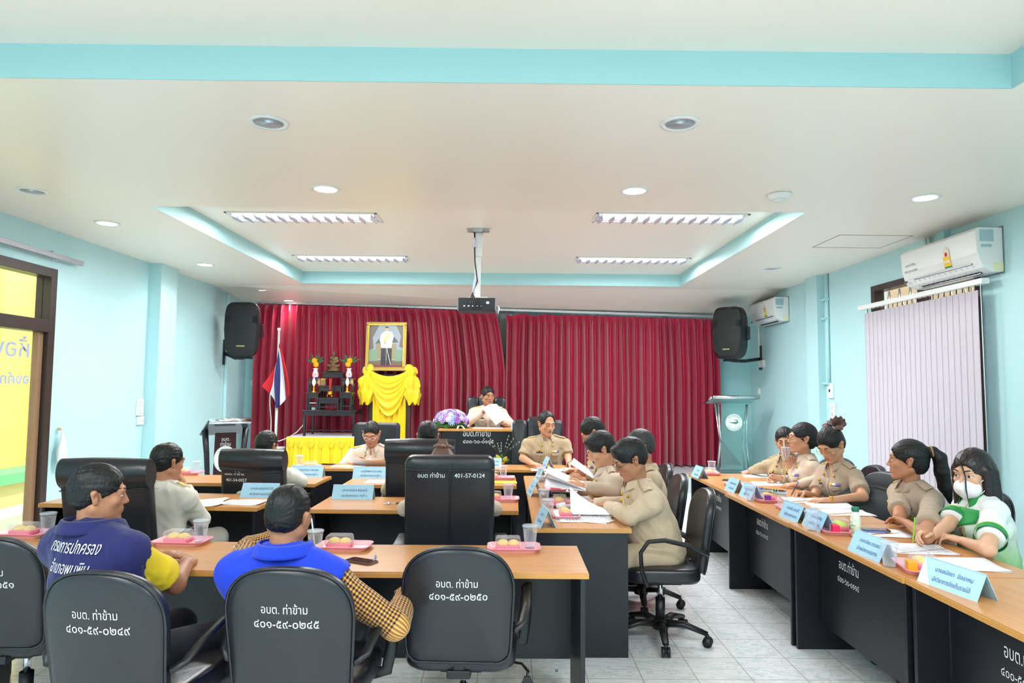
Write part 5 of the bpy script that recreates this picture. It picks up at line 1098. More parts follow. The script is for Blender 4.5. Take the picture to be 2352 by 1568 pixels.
class Prims:
    def __init__(s): s.L = []; s.P = []
    def cap(s, a, b, ra, rb=None, k=.01, op='add', sc=None, flat=False):
        s.L.append(('c', tuple(a), tuple(b), ra, rb, k, op, (tuple(sc[0]), sc[1]) if sc else None, flat))
        if op == 'add': m = max(ra, rb or 0)*(sc[1] if sc else 1); s.P += [V3(a)-V3((m,)*3), V3(a)+V3((m,)*3), V3(b)-V3((m,)*3), V3(b)+V3((m,)*3)]
    def ell(s, c, r, M=None, k=.01, op='add'):
        s.L.append(('e', tuple(c), tuple(r), M, k, op))
        if op == 'add': m = max(r); s.P += [V3(c)-V3((m,)*3), V3(c)+V3((m,)*3)]
    def solve(s, step, fine=()):
        """fine: (centre, half-size, step) boxes meshed more finely"""
        ax = []
        for i in range(3):
            lo = min(p[i] for p in s.P)-.02; hi = max(p[i] for p in s.P)+.02; ax.append(axis(lo, hi, step, [(c[i]-h, c[i]+h, f) for c, h, f in fine]))
        F = Field(*ax)
        for q in s.L:
            if q[0] == 'c': F.cap(q[1], q[2], q[3], q[4], q[5], q[6], q[7], q[8])
            else: F.ell(q[1], q[2], q[3], q[4], q[5])
        return F.mesh()
def mesh_obj(name, V, Q, m, root, relax=0, disp=None):
    me = bpy.data.meshes.new(name); o0 = np.array(root.location if root else (0, 0, 0))
    V = np.asarray(V)
    if relax:
        e = np.concatenate([Q[:, [0, 1]], Q[:, [1, 2]], Q[:, [2, 3]], Q[:, [3, 0]]])
        for _ in range(relax):
            A = np.zeros_like(V); n = np.zeros(len(V))
            for a, b in ((0, 1), (1, 0)): np.add.at(A, e[:, a], V[e[:, b]]); np.add.at(n, e[:, a], 1)
            V = V*.5+.5*A/np.maximum(n, 1)[:, None]
    me.from_pydata((V-o0).tolist(), [], Q.tolist()); me.polygons.foreach_set('use_smooth', [True]*len(Q)); me.update()
    if disp:
        no = np.zeros(len(V)*3, np.float32); me.vertices.foreach_get('normal', no); no = no.reshape(-1, 3)
        d = np.array([disp(V3(v)) for v in V]); me.vertices.foreach_set('co', ((V-o0)+no*d[:, None]).ravel().astype(np.float32)); me.update()
    me.materials.append(m); o = bpy.data.objects.new(name, me); COL.objects.link(o); o.parent = root; return o
def skin_mat(rgb): return mat('skin_%d_%d_%d' % rgb, rgb, .48, spec=.35, bump=.04, bscale=180, bdist=.002)
def cloth_mat(name, rgb, b=.35): return mat(name, rgb, .85, spec=.2, sheen=.15, bump=b, bscale=16, bdist=.012)
M_KHAKI = cloth_mat('khaki_uniform_cloth', (204, 180, 152)); M_KHAKI2 = cloth_mat('light_beige_uniform_cloth', (212, 192, 174)); M_CREAM = cloth_mat('cream_shirt_cloth', (222, 216, 202)); M_KHAKI3 = cloth_mat('olive_khaki_cloth', (180, 160, 130)); M_TAUPE = cloth_mat('taupe_uniform_cloth', (178, 156, 136))
M_NAVY = cloth_mat('navy_vest_cloth', (38, 40, 92)); M_YELLOW = cloth_mat('yellow_polo_cloth', (240, 206, 44)); M_BLUE = cloth_mat('bright_blue_vest_cloth', (36, 66, 206)); M_DARKTR = cloth_mat('dark_trouser_cloth', (26, 26, 36))
M_HAIR = mat('black_hair', (20, 18, 20), .45, spec=.4, bump=.9, bscale=110, bdist=.005, stretch=(1, .35, .3)); M_HAIRG = mat('greying_hair', (52, 50, 52), .5, bump=.5, bscale=70, bdist=.004, var=.5); M_HAIRB = mat('dark_brown_hair', (32, 22, 22), .4, bump=.5, bscale=60, bdist=.004, stretch=(1, 1, .2))
M_EYEW = mat('eye_white', (236, 230, 226), .3); M_EYED = mat('dark_iris', (28, 18, 14), .2); M_BROWC = mat('eyebrow_hair', (36, 28, 26), .8)
# gingham of the checked shirt
m = cloth_mat('checked_shirt_cloth', (210, 150, 70)); N, L, B = nodes(m); a_ = N.new('ShaderNodeAttribute'); a_.attribute_name = 'weave'; sx = N.new('ShaderNodeSeparateXYZ'); L.new(a_.outputs['Vector'], sx.inputs[0]); st = []
for i in (0, 1):
    q = N.new('ShaderNodeMath'); q.operation = 'FRACT'; L.new(sx.outputs[i], q.inputs[0]); g = N.new('ShaderNodeMath'); g.operation = 'GREATER_THAN'; g.inputs[1].default_value = .5; L.new(q.outputs[0], g.inputs[0]); st.append(g)
ad = N.new('ShaderNodeMath'); ad.operation = 'ADD'; L.new(st[0].outputs[0], ad.inputs[0]); L.new(st[1].outputs[0], ad.inputs[1]); dv = N.new('ShaderNodeMath'); dv.operation = 'MULTIPLY'; dv.inputs[1].default_value = .5; L.new(ad.outputs[0], dv.inputs[0])
r = N.new('ShaderNodeValToRGB'); r.color_ramp.interpolation = 'CONSTANT'; E_ = r.color_ramp.elements; E_[0].position = 0; E_[0].color = (*lin((226, 170, 92)), 1); E_[1].position = .8; E_[1].color = (*lin((34, 30, 40)), 1); E2 = r.color_ramp.elements.new(.3); E2.color = (*lin((150, 104, 62)), 1)
L.new(dv.outputs[0], r.inputs[0]); L.new(r.outputs[0], B.inputs['Base Color']); M_CHECK = m
# white sports shirt that turns green towards the hem
m = cloth_mat('white_green_sport_cloth', (240, 242, 240), .2); N, L, B = nodes(m); t = N.new('ShaderNodeTexCoord'); sx = N.new('ShaderNodeSeparateXYZ'); L.new(t.outputs['Object'], sx.inputs[0]); nz = N.new('ShaderNodeTexNoise'); nz.inputs['Scale'].default_value = 18; nz.inputs['Detail'].default_value = 5
mr = N.new('ShaderNodeMapRange'); mr.inputs['From Min'].default_value = .60; mr.inputs['From Max'].default_value = .98; L.new(sx.outputs[2], mr.inputs[0]); ad = N.new('ShaderNodeMath'); ad.operation = 'MULTIPLY_ADD'; ad.inputs[1].default_value = .35; L.new(nz.outputs['Fac'], ad.inputs[0]); L.new(t.outputs['Object'], nz.inputs['Vector']); s2 = N.new('ShaderNodeMath'); s2.operation = 'SUBTRACT'; s2.inputs[1].default_value = .17; L.new(ad.outputs[0], s2.inputs[0]); L.new(mr.outputs[0], ad.inputs[2])
r = N.new('ShaderNodeValToRGB'); E_ = r.color_ramp.elements; E_[0].position = .0; E_[0].color = (*lin((104, 176, 62)), 1); E_[1].position = .8; E_[1].color = (*lin((243, 245, 245)), 1); L.new(s2.outputs[0], r.inputs[0]); L.new(r.outputs[0], B.inputs['Base Color']); M_SPORT = m
def rotm(yaw, pitch=0, roll=0):
    """columns right, forward, up; yaw clockwise from +Y, pitch nods down, roll tips to the right shoulder"""
    return Matrix.Rotation(-math.radians(yaw), 3, 'Z') @ Matrix.Rotation(-math.radians(pitch), 3, 'X') @ Matrix.Rotation(math.radians(roll), 3, 'Y')
def hand(P, W, d, n, side, curl=.5, thumb=.5, sc=1.0, spread=.06):
    d = d.normalized(); n = (n-d*n.dot(d)).normalized(); t = d.cross(n) if side == 'R' else n.cross(d)
    kn = []
    for i, (o, L_) in enumerate(((.027, .088), (.009, .092), (-.010, .088), (-.028, .08))):
        a = W+t*(o*.55*sc); b = W+d*(L_*sc)+t*(o*sc)-n*.002; P.cap(a, b, .0145*sc, .0115*sc, .012); kn.append(b)
    P.ell(W+d*.045*sc, (.018*sc, .018*sc, .018*sc), None, .02)
    for i, (b, ls, r) in enumerate(zip(kn, ((.042, .026, .02), (.046, .029, .021), (.043, .027, .02), (.034, .02, .018)), (.0092, .0094, .009, .008))):
        c = curl*(1+.12*i); ang = .25*c; p = b; fan = (1.5-i)*spread
        for j, l in enumerate(ls):
            ang += c*(.75, .95, .7)[j]; q = p+((d+t*fan).normalized()*math.cos(ang)+n*math.sin(ang))*l*sc; P.cap(p, q, r*sc*(1-.09*j), r*sc*(.91-.09*j), .0035); p = q
    p = W+d*.022*sc+t*.024*sc; a = 1.0-.35*thumb
    for j, (l, r) in enumerate(((.045, .0125), (.032, .0105), (.026, .009))):
        q = p+(d*math.cos(a)+t*math.sin(a)+n*(.25+.5*thumb)).normalized()*l*sc; P.cap(p, q, r*sc, r*.88*sc, .006 if j == 0 else .003); p = q; a -= .3+.35*thumb
def head_prims(P, c, R, s, neck, fem, fat=0):
    T = lambda x, y, z: c+R @ V3((x*s, y*s, z*s)); Rm = [[R[i][j] for j in range(3)] for i in range(3)]
    def E(x, y, z, a, b, d, k=.01, op='add'): P.ell(T(x, y, z), (a*s, b*s, d*s), Rm, k*s, op)
    def Cp(a, b, ra, rb=None, k=.01, op='add'): P.cap(T(*a), T(*b), ra*s, (rb or ra)*s, k*s, op)
    w = (.94 if fem else 1)+fat
    E(0, -.015, .03, .075, .094, .086); E(0, .03, -.03, .061*w, .058, .08, .02)
    for x in (-1, 1):
        Cp((x*.053*w, -.012, -.055), (x*.012, .064, -.1), .023, .016 if fem else .019, .02); E(x*.041*w, .06, -.025, .021, .018, .019, .015)
    E(0, .07, -.099, .016, .016, .015, .012); Cp((-.034, .079, .02), (.034, .079, .02), .0115 if fem else .0135, None, .014)
    for x in (-1, 1): E(x*.031, .1, -.003, .019, .017, .0115, .012, 'sub')
    for x in (-1, 1): E(x*.031, .0735, -.002, .0135, .0125, .0115, .004)
    Cp((0, .084, .008), (0, .1, -.03), .0065, .0105, .008)
    for x in (-1, 1): E(x*.0115, .092, -.034, .0078, .009, .007, .005)
    E(0, .072, -.063, .029, .02, .02, .014); Cp((-.017, .0885, -.0575), (.017, .0885, -.0575), .0042, None, .004); Cp((-.014, .088, -.068), (.014, .088, -.068), .0052, None, .004)
    Cp((-.02, .095, -.0625), (.02, .095, -.0625), .0022, None, .003, 'sub')
    for x in (-1, 1):
        Cp((x*.073, -.008, -.028), (x*.081, -.017, .01), .0105, .0135, .004); E(x*.087, -.006, -.002, .007, .009, .014, .005, 'sub')
    P.cap(T(0, -.02, -.06), neck, (.044 if fem else .053)*s, (.05 if fem else .06), .025)
def hair_prims(P, c, R, s, kind, tailpts=None):
    T = lambda x, y, z: c+R @ V3((x*s, y*s, z*s)); Rm = [[R[i][j] for j in range(3)] for i in range(3)]
    def E(x, y, z, a, b, d, k=.01, op='add'): P.ell(T(x, y, z), (a*s, b*s, d*s), Rm, k*s, op)
    def Cp(a, b, ra, rb=None, k=.01, op='add', sc=None): P.cap(T(*a), T(*b), ra*s, (rb or ra)*s, k*s, op, sc)
    th = {'crop': -.002, 'thick': .006}.get(kind, .002)
    E(0, -.016, .032, .0795+th, .1005+th, .091+th*1.3)
    if kind in ('short', 'thick', 'crop', 'thin', 'recede'):
        E(0, -.048, -.012, .068+th*.5, .063, .058, .02)
        if kind == 'thick': Cp((-.03, .06, .085), (.045, .055, .08), .028, .024, .02); E(0, .125, -.04, .085, .08, .102, .01, 'sub')
        elif kind == 'recede': E(0, .115, -.005, .07, .09, .115, .01, 'sub')
        else: E(0, .125, -.03, .085, .082, .105, .008, 'sub')
        E(0, .06, -.06, .12, .075, .075, .008, 'sub'); E(0, -.06, -.14, .13, .1, .066 if kind != 'crop' else .082, .008, 'sub')
        if kind == 'thin': E(0, -.06, .137, .042, .05, .03, .012, 'sub')
    else:
        E(0, -.05, -.02, .07, .062, .065, .02); E(0, .125, -.035, .084, .082, .104, .008, 'sub'); E(0, .055, -.065, .12, .068, .078, .008, 'sub')
        if kind != 'long': E(0, -.06, -.15, .13, .1, .068, .008, 'sub')
    if kind != 'long':
        for x in (-1, 1): E(x*.083, -.004, -.012, .022, .021, .03, .004, 'sub')
    if kind == 'bun': E(0, -.125, -.015, .05, .043, .05, .012); E(.012, -.15, .0, .026, .022, .032, .008)
    if kind == 'knot': E(0, -.1, .075, .04, .038, .036, .016)
    if kind == 'tail' and tailpts:
        q = [T(*p) for p in tailpts[0]]
        for i in range(len(q)-1): P.cap(q[i], q[i+1], tailpts[1][i]*s, tailpts[1][i+1]*s, .012*s)
    if kind == 'long':
        ax = R @ V3((1, 0, 0))
        Cp((0, -.05, 0), (0, -.062, -.16), .072, .06, .02, 'add', (ax, 1.2))
        for x, e in ((-1, -.19), (1, -.17)): Cp((x*.07, .01, .02), (x*.078, .015, e), .026, .018, .015); Cp((x*.075, -.03, 0), (x*.085, -.035, e), .032, .024, .015)
        E(0, .13, -.06, .062, .095, .09, .01, 'sub')
def face(root, body, c, R, s, sk, fem, look=0, down=False, smile=False, lips=None, brows=True):
    bv = bvh_of(body); o0 = V3(root.location); fw = R @ V3((0, 1, 0))
    def hit(x, z, off):
        p = c+R @ V3((x*s, .15*s, z*s))-o0; h = bv.ray_cast(p, -fw, .14*s); return (h[0] if h[0] else p-fw*.07*s)+fw*off*s
    def strip(name, top, bot, m, n=10, off=.0012, par=root, rows=3):
        mb = MB(); mb.grid(lambda u, v: hit(*(V3(top(u)).lerp(V3(bot(u)), v)), off), n, rows); mb.f = [f[::-1] for f in mb.f]; return mb.build(name, m, par, None, None, True)
    V2 = lambda x, z: (x, z, 0)
    def hit2(p, off): return hit(p[0], p[1], off)
    def strip2(name, top, bot, m, n=10, off=.0012, par=root, rows=3):
        mb = MB(); mb.grid(lambda u, v: hit2(V3((*top(u), 0)).lerp(V3((*bot(u), 0)), v), off), n, rows); return mb.build(name, m, par, None, None, False)
    for x in (-1, 1):
        if brows: strip2('eyebrow', lambda u: (x*(.014+.034*u), .0215+.006*math.sin(2.4*u)+.0025), lambda u: (x*(.014+.034*u), .0205+.006*math.sin(2.4*u)-.0025*(1-u*.7)), M_BROWC, 8, .0015)
        cx, cz = x*.031, -.003; oh = .0012 if down else .0055
        if not down:
            e = strip2('eye', lambda u: (cx+.0145*(2*u-1), cz+oh*math.sin(math.pi*u)**.8), lambda u: (cx+.0145*(2*u-1), cz-.0042*math.sin(math.pi*u)), M_EYEW, 10, .0012)
            mb = MB(); mb.add([hit(cx+look+.0056*math.cos(a), cz+.0005+min(.0048, max(-.0042, .0056*math.sin(a))), .0022) for a in np.linspace(0, 6.28, 13)[:-1]], [tuple(range(12))]); mb.build('iris', M_EYED, e)
        zz = cz if not down else cz-.005
        strip2('eyelashes', lambda u: (cx+.0155*(2*u-1), zz+oh*math.sin(math.pi*u)**.8*(1 if not down else -1)+.0016), lambda u: (cx+.0155*(2*u-1), zz+oh*math.sin(math.pi*u)**.8*(1 if not down else -1)), M_BROWC, 10, .002)
    lm = mat('lips_%d' % (1 if fem else 0), (190, 92, 88) if fem else (158, 92, 80), .45)
    sm = .004 if smile else 0; wl = .025 if smile else .021
    strip2('lips', lambda u: (wl*(2*u-1), -.0575+.003*math.sin(math.pi*u)+sm*abs(2*u-1)**2), lambda u: (wl*(2*u-1), -.0665-.0055*math.sin(math.pi*u)+.004*abs(2*u-1)**2+sm*abs(2*u-1)**2), lm, 12, .0008, rows=5)
def spectacles(root, c, R, s, m, w=.021, h=.017, z=-.004, y=.105):
    T = lambda p: c+R @ (V3(p)*s)-V3(root.location); o = MB()
    for x in (-1, 1): o.tube([T((x*.032+w*math.cos(a), y-.006*abs(math.cos(a)), z+h*math.sin(a))) for a in np.linspace(0, 6.283, 21)[:-1]], .0013*s, 5, closed=True)
    o.tube([T((-.011, y, z+.004)), T((0, y+.003, z+.007)), T((.011, y, z+.004))], .0012*s, 5); g = o.build('glasses', m, root); b = MB()
    for x in (-1, 1): b.tube([T((x*.053, y-.004, z+.004)), T((x*.072, .06, z+.006)), T((x*.082, 0, z+.01)), T((x*.083, -.018, z-.01))], .0013*s, 5)
    b.build('temples', m, g); q = MB()
    for x in (-1, 1): q.add([T((x*.032+w*math.cos(a), y-.003, z+h*math.sin(a))) for a in np.linspace(0, 6.283, 17)[:-1]], [tuple(range(16))])
    q.build('lenses', M_GLASS, g)
PEOPLE = []
def person(label, head, hyaw, tyaw, hpitch=0, hroll=0, lean=.12, side=0, seat=.46, hs=1.0, fem=False, skin=(196, 140, 106), hair='short', hmat=None, R=None, L=None, outfit='uniform', cloth=None, sleeve='long', look=0, down=False, smile=False, showface=True, glasses=None, belly=0, legs=True, tail=None, badges=True, fz=0, trousers=None, hw=None, neckoff=(0, 0, 0), step=.009, fat=0, sub=None, kneeh=None):
    c = at(head[0], head[1], Y=head[2]); Rh = rotm(hyaw, hpitch, hroll); Rt = rotm(tyaw); s, f = Rt @ V3((1, 0, 0)), Rt @ V3((0, 1, 0)); z = V3((0, 0, 1))
    N_ = c-z*(.150*hs)-f*(.022+.06*math.sin(math.radians(max(0, hpitch))))*hs+V3(neckoff)
    H_ = N_-f*lean+s*side; H_.z = fz+seat+.10; u = (N_-H_).normalized(); Lt = (N_-H_).length; sk = skin_mat(skin)
    root = thing('person', label, 'person', (H_.x, H_.y, fz)); hw = hw or (.158 if fem else .182)
    SH = N_-u*.055; S = {'R': SH+s*hw-u*.02, 'L': SH-s*hw-u*.02}; A, Bf = (.27, .235) if fem else (.295, .255); arms = {}
    pt = lambda t, zz: at(t[0], t[1], Y=t[2]) if t[2] else at(t[0], t[1], z=fz+zz)
    for k, sp in (('R', R), ('L', L)):
        sp = dict(sp or {}); sg = 1 if k == 'R' else -1
        W = sp.get('w'); W = pt(W, .782) if isinstance(W, tuple) else W if W is not None else H_+f*.38+s*sg*.12+z*.12
        if 's' in sp: S[k] = S[k]+V3(sp['s'])
        hint = V3(sp.get('el', s*sg*.6-z*.8-f*.3)); d = W-S[k]; l = d.length
        if l > (A+Bf)*.995: W = S[k]+d*((A+Bf)*.995/l); d = W-S[k]; l = d.length
        if l < abs(A-Bf)+.06: l = abs(A-Bf)+.06
        a = (A*A-Bf*Bf+l*l)/(2*l); h = math.sqrt(max(0, A*A-a*a)); dn = d.normalized(); pp = (hint-dn*hint.dot(dn)).normalized(); E = S[k]+dn*a+pp*h
        if 'e' in sp: E = pt(sp['e'], .80) if isinstance(sp['e'], tuple) else sp['e']
        arms[k] = (S[k], E, W, sp)
    ax = (tuple(s), 1.4 if fem else 1.32)
    def torso(P, inf, k=.045, low=True):
        g = .9 if fem else 1; p0, p1, p2, p3 = H_-u*.02, H_+u*Lt*.3, H_+u*Lt*.64, H_+u*Lt*.84
        P.cap(p0, p1, .122+inf, .108*g+inf+belly*.3, k, sc=ax); P.cap(p1, p2, .108*g+inf+belly*.3, .116*g+inf, k, sc=ax); P.cap(p2, p3, .116*g+inf, .088*g+inf, k, sc=(tuple(s), 1.5))
        if belly: P.ell(H_+u*Lt*.3+f*.05, (.14+inf,)*3, None, .06)
        if fem:
            for q in (-1, 1): P.ell(p2+f*.07+s*q*.066-u*.01, (.062+inf,)*3, None, .035)
        for q in ('R', 'L'): P.cap(N_-u*.085, S[q], .075*g+inf, .055*g+inf, .035); P.cap(N_-u*.02-f*.01, S[q]+z*.0, .048+inf, .045*g+inf, .03)
    def legpts(sg):
        hp = H_+s*sg*.085-z*.02; kn = H_+f*.43+s*sg*.14; kn.z = fz+(kneeh or .52); an = kn-f*.02+V3((0, 0, 0)); an.z = fz+.09; return hp, kn, an
    # body
    P = Prims(); torso(P, 0); head_prims(P, c, Rh, hs, N_-u*.01, fem, fat); fine = [(c, .15*hs, .0042)]; q_ = .88 if fem else 1
    for k, (S_, E, W, sp) in arms.items():
        P.cap(S_, E, .052*q_, .041*q_, .02); P.cap(E, W, .042*q_, .026*q_, .012); hd_ = V3(sp.get('hd', (W-E).normalized())); hn = V3(sp.get('hn', (0, 0, -1)))
        hand(P, W, hd_, hn, k, sp.get('curl', .45), sp.get('thumb', .5), .9 if fem else 1.0); fine.append((W+hd_.normalized()*.08, .11, .0045))
    for sg in (-1, 1):
        hp, kn, an = legpts(sg); P.cap(hp, kn, .082, .056, .03); P.cap(kn, an, .054, .036, .02); P.cap(an-z*.04, an-z*.05+f*.16, .04, .03, .02)
    body = mesh_obj('body', *P.solve(.0125, fine), sk, root, 1)
    # trousers and shoes
    P = Prims()
    for sg in (-1, 1): hp, kn, an = legpts(sg); P.cap(hp, kn, .098, .072, .03); P.cap(kn, an, .07, .056, .02, flat=True)
    P.cap(H_-u*.03, H_+u*.06, .135, .125, .04, sc=ax); tm = trousers or cloth or M_KHAKI
    mesh_obj('trousers', *P.solve(.013), tm, root, 1)
    for sg in (-1, 1):
        hp, kn, an = legpts(sg); P = Prims(); P.cap(an-z*.045-f*.04, an-z*.055+f*.17, .044, .036, .02); mesh_obj('shoe', *P.solve(.011), M_BLACK, root, 1)
    # shirt
    cl = cloth or M_KHAKI; wr = lambda v: .005*noise.noise(v*9)+.0045*(1-abs(noise.noise(V3((v.x*15+v.z*7, v.y*15-v.z*5, v.z*9))))*2.2)
    P = Prims(); torso(P, .014)
    P.cap(H_+u*.14, H_-u*.055, (.118 if fem else .122)+belly*.3, .13, .03, sc=ax, flat=True)
    for k, (S_, E, W, sp) in arms.items():
        dE = (W-E).normalized()
        if sleeve == 'long' and outfit != 'navy_vest': P.cap(S_, E, .064*q_, .053*q_, .022); P.cap(E, W-dE*.012, .054*q_, .041*q_, .012, flat=True)
        else: P.cap(S_, S_+(E-S_)*.74, .062*q_, .071*q_, .022, flat=True)
    tn = N_+(c+Rh @ V3((0, -.02, -.06))*hs-N_)*.5
    P.cap(N_-u*.03, N_+(tn-N_)*.35, (.056 if fem else .066), (.05 if fem else .06), .02, flat=True)
    P.cap(N_+f*.085+u*.05, N_+f*.10-u*(.10 if fem else .07), .05, .012, .012, 'sub')
    shirt = mesh_obj('shirt', *P.solve(step), M_CHECK if outfit == 'blue_vest' else M_YELLOW if outfit == 'navy_vest' else cl, root, 2, wr); o0 = V3(root.location)
    if outfit == 'blue_vest':                                     # weave coordinates along and around each limb
        seg = [(arms[k][i], arms[k][i+1]) for k in 'RL' for i in (0, 1)]+[(H_, N_)]; at_ = shirt.data.attributes.new('weave', 'FLOAT_VECTOR', 'POINT'); out = []
        for v in shirt.data.vertices:
            p = v.co+o0; best = None
            for i, (a, b) in enumerate(seg):
                ab = b-a; t = max(0, min(1, (p-a).dot(ab)/ab.dot(ab))); dd = (p-a-ab*t).length-(.06 if i < 4 else .13)
                if best is None or dd < best[0]: best = (dd, i, a, ab, t)
            _, i, a, ab, t = best; e1 = ab.normalized(); e2 = (s-e1*s.dot(e1)).normalized(); e3 = e1.cross(e2); w = p-a; out += [t*ab.length/.0145, math.atan2(w.dot(e3), w.dot(e2))*.055/.0145, 0]
        at_.data.foreach_set('vector', out)
    top = shirt
    if outfit in ('navy_vest', 'blue_vest'):
        P = Prims(); torso(P, .03); P.cap(N_-u*.03, N_+(tn-N_)*.3, .072, .066, .015, flat=True)
        for k in 'RL': P.cap(S[k]+(arms[k][1]-S[k]).normalized()*.035, S[k]+(arms[k][1]-S[k]).normalized()*.3, .08, .09, .01, 'sub')
        P.cap(N_+f*.1+u*.06, N_+f*.16-u*.2, .05, .015, .012, 'sub'); top = mesh_obj('vest', *P.solve(.009), M_NAVY if outfit == 'navy_vest' else M_BLUE, root, 2, wr)
    bv = bvh_of(top)
    # collar: a folded band round the neck
    cm = {'navy_vest': M_NAVY, 'blue_vest': M_BLUE, 'sport': mat('green_collar', (40, 140, 70), .7)}.get(outfit, cl); nr = (.061 if fem else .072)+(.02 if 'vest' in outfit else 0); ch = .018 if 'vest' in outfit else 0
    nk = (tn-N_).normalized()
    def colf(a_, v):
        an = math.radians(-150+300*a_); fr_ = max(0, -math.cos(an))**2.5; dirv = (-f*math.cos(an)*1.08+s*math.sin(an))
        if v < .4: q = v/.4; rad = nr+.012*(1-q)+.002; hgt = -.012+.055*q
        else: q = (v-.4)/.6; rad = nr+.004+.022*q+.012*fr_*q; hgt = .044-(.05+.028*fr_)*q
        return N_+nk*(hgt+ch)+dirv*rad-u*(.03*fr_)+f*(.012*fr_)-o0
    MB().grid(colf, 40, 8, .003).build('collar', cm, root, None, None, True)
    P = Prims(); torso(P, .0165); tv_, tq_ = P.solve(.014); bt_ = BVHTree.FromPolygons([V3(q)-o0 for q in tv_], [tuple(int(i) for i in q) for q in tq_])
    def chest(x, v, off=0):                                       # point on the front of the garment: x to the wearer's right, v below the neck
        p = N_+s*x-u*v+f*.45-o0; h = bt_.ray_cast(p, -f); return (h[0]+f*off) if h[0] else p-f*.3
    def patch(name, x0, x1, v0, v1, m, par, bot=None, th=.004, n=6):
        mb = MB(); mb.grid(lambda a, b: chest(x0+(x1-x0)*a, v0+((bot(a) if bot else v1)-v0)*b, th), n, 5, th); return mb.build(name, m, par, None, None, True)
    if outfit == 'uniform' and badges:
        patch('placket', -.014, .014, .10, .42, cl, shirt, None, .003, 2)
        for x in (-1, 1):
            patch('pocket', x*.045, x*.125, .165, .27, cl, shirt, None, .003); patch('pocket_flap', x*.042, x*.128, .155, .18, cl, shirt, lambda a: .178+.014*(1-abs(2*a-1)), .007, 8)
            q = S['R' if x > 0 else 'L']; e = MB()
            e.grid(lambda a, b: (lambda p: p)(epo(x, a, b)), 6, 4, .006) if False else None
        def shoulder(x, a, b):                                    # board on top of the shoulder, a from neck to tip
            p = N_-u*.02+s*x*(.075+(hw*1.02-.075)*a)+f*(b-.5)*.055+z*.4-o0; h = bv.ray_cast(p, -z); return (h[0] if h[0] else p-z*.4)+z*.006
        for x in (-1, 1):
            e = MB().grid(lambda a, b: shoulder(x, a, b), 8, 4, .008).build('epaulette', cl, shirt, None, None, True)
            MB().grid(lambda a, b: shoulder(x, .38+.62*a, .06+.88*b)+z*.004, 6, 4, .004).build('gold_braid', M_GOLD, e, None, None, True)
            b_ = MB(); b_.ball(chest(x*.058, .075, .006), .010, 8); b_.build('collar_pin', M_BRASS, shirt)
        b_ = MB().ball(chest(.085, .125, .006), (.012, .012, .015), 8).build('breast_badge', M_BRASS, shirt)
        patch('name_tag', .05, .12, .142, .155, mat('black_name_tag', (30, 28, 32), .4), shirt, None, .009)
        cs = [(236, 190, 70), (240, 236, 240), (120, 96, 180), (206, 60, 60)]
        for i in range(3): patch('ribbon_bar', -.05-.026*i, -.05-.026*(i+1), .13, .147, mat('ribbon_%d' % i, cs[i], .6), shirt, None, .008, 3)
    if outfit == 'navy_vest':
        def back(x, v): p = N_+s*x-u*v-f*.5-o0; return p
        M = face_M(N_-u*.075-f*.5-o0, s, u)
        lettering('กรมการปกครอง', .062, M_CHALK, top, M @ Matrix.Translation((.03, .02, 0)), 'lettering', 0, bv, .006, 'CENTER', .235); lettering('อำเภอพุนพิน', .058, M_CHALK, top, M @ Matrix.Translation((.04, -.05, 0)), 'lettering', 0, bv, .006, 'CENTER', .19)
    if outfit == 'sport':
        gm = mat('green_print_cloth', (44, 150, 78), .75); ym = mat('lime_print_cloth', (206, 222, 70), .75)
        patch('green_yoke', -.12, .1, .05, .13, gm, shirt, lambda a: .12+.08*a, .009, 10); patch('lime_stripe', .05, .075, .10, .27, ym, shirt, None, .0125); patch('green_panel', .08, .125, .08, .24, gm, shirt, None, .0095)
        for i in range(4): patch('white_dash', .07+.012*i, .078+.012*i, .09+.02*i, .105+.02*i, M_PAPER, shirt, None, .0145, 2)
        patch('crest', -.07, -.035, .15, .205, mat('crest_print', (150, 130, 90), .6, var=.6, bscale=90), shirt, None, .012)
        for k in 'RL':
            S_, E, W, sp = arms[k]; dd = (E-S_).normalized(); p = S_+(E-S_)*.74; cf = MB().tube([p-dd*.045-o0, p+dd*.002-o0], .084*q_, 24, caps=False).build('sleeve_band', gm, shirt); MB().tube([p-dd*.053-o0, p-dd*.044-o0], .0836*q_, 24, caps=False).build('lime_piping', ym, cf)
    # hair
    P = Prims(); hair_prims(P, c, Rh, hs, hair, tail); Ri = Rh.transposed()
    def strand(v):
        q = Ri @ (v-c); a_ = math.atan2(q.x, q.z+.02); return .0022*noise.noise(V3((a_*9, q.y*14, q.z*12)))+.0018*noise.noise(V3((a_*26, q.y*34, q.z*16)))+.0013*noise.noise(V3((q.x*190, q.y*70, q.z*60)))
    ho = mesh_obj('hair', *P.solve(.0046), hmat or M_HAIR, root, 1, strand)
    if showface: face(root, body, c, Rh, hs, sk, fem, look, down, smile)
    if glasses: spectacles(root, c, Rh, hs, glasses)
    PEOPLE.append(root.name)
    return dict(root=root, arms=arms, c=c, R=Rh, hs=hs, s=s, f=f, u=u, N=N_, o0=o0, shirt=shirt, hair=ho, body=body, chest=chest)
def local(d, p): return d['c']+d['R'] @ (V3(p)*d['hs'])-d['o0']
def held_sheet(label, a, b, up, curl=.03, h=.28, lines=True, w=None):
    """a sheet of paper stretched between two gripping hands"""
    a, b = V3(a), V3(b); o = thing('held_paper', label, 'papers', tuple((a+b)/2)); x = (b-a); up = V3(up).normalized(); n = x.cross(up).normalized(); m_ = (a+b)/2
    MB().grid(lambda u, v: a+x*(1.16*u-.08)+up*h*(v-.25)+n*curl*math.sin(math.pi*u)*(1+.6*v)-m_, 14, 8, .0012).build('sheet', M_PAPER, o)
    return o
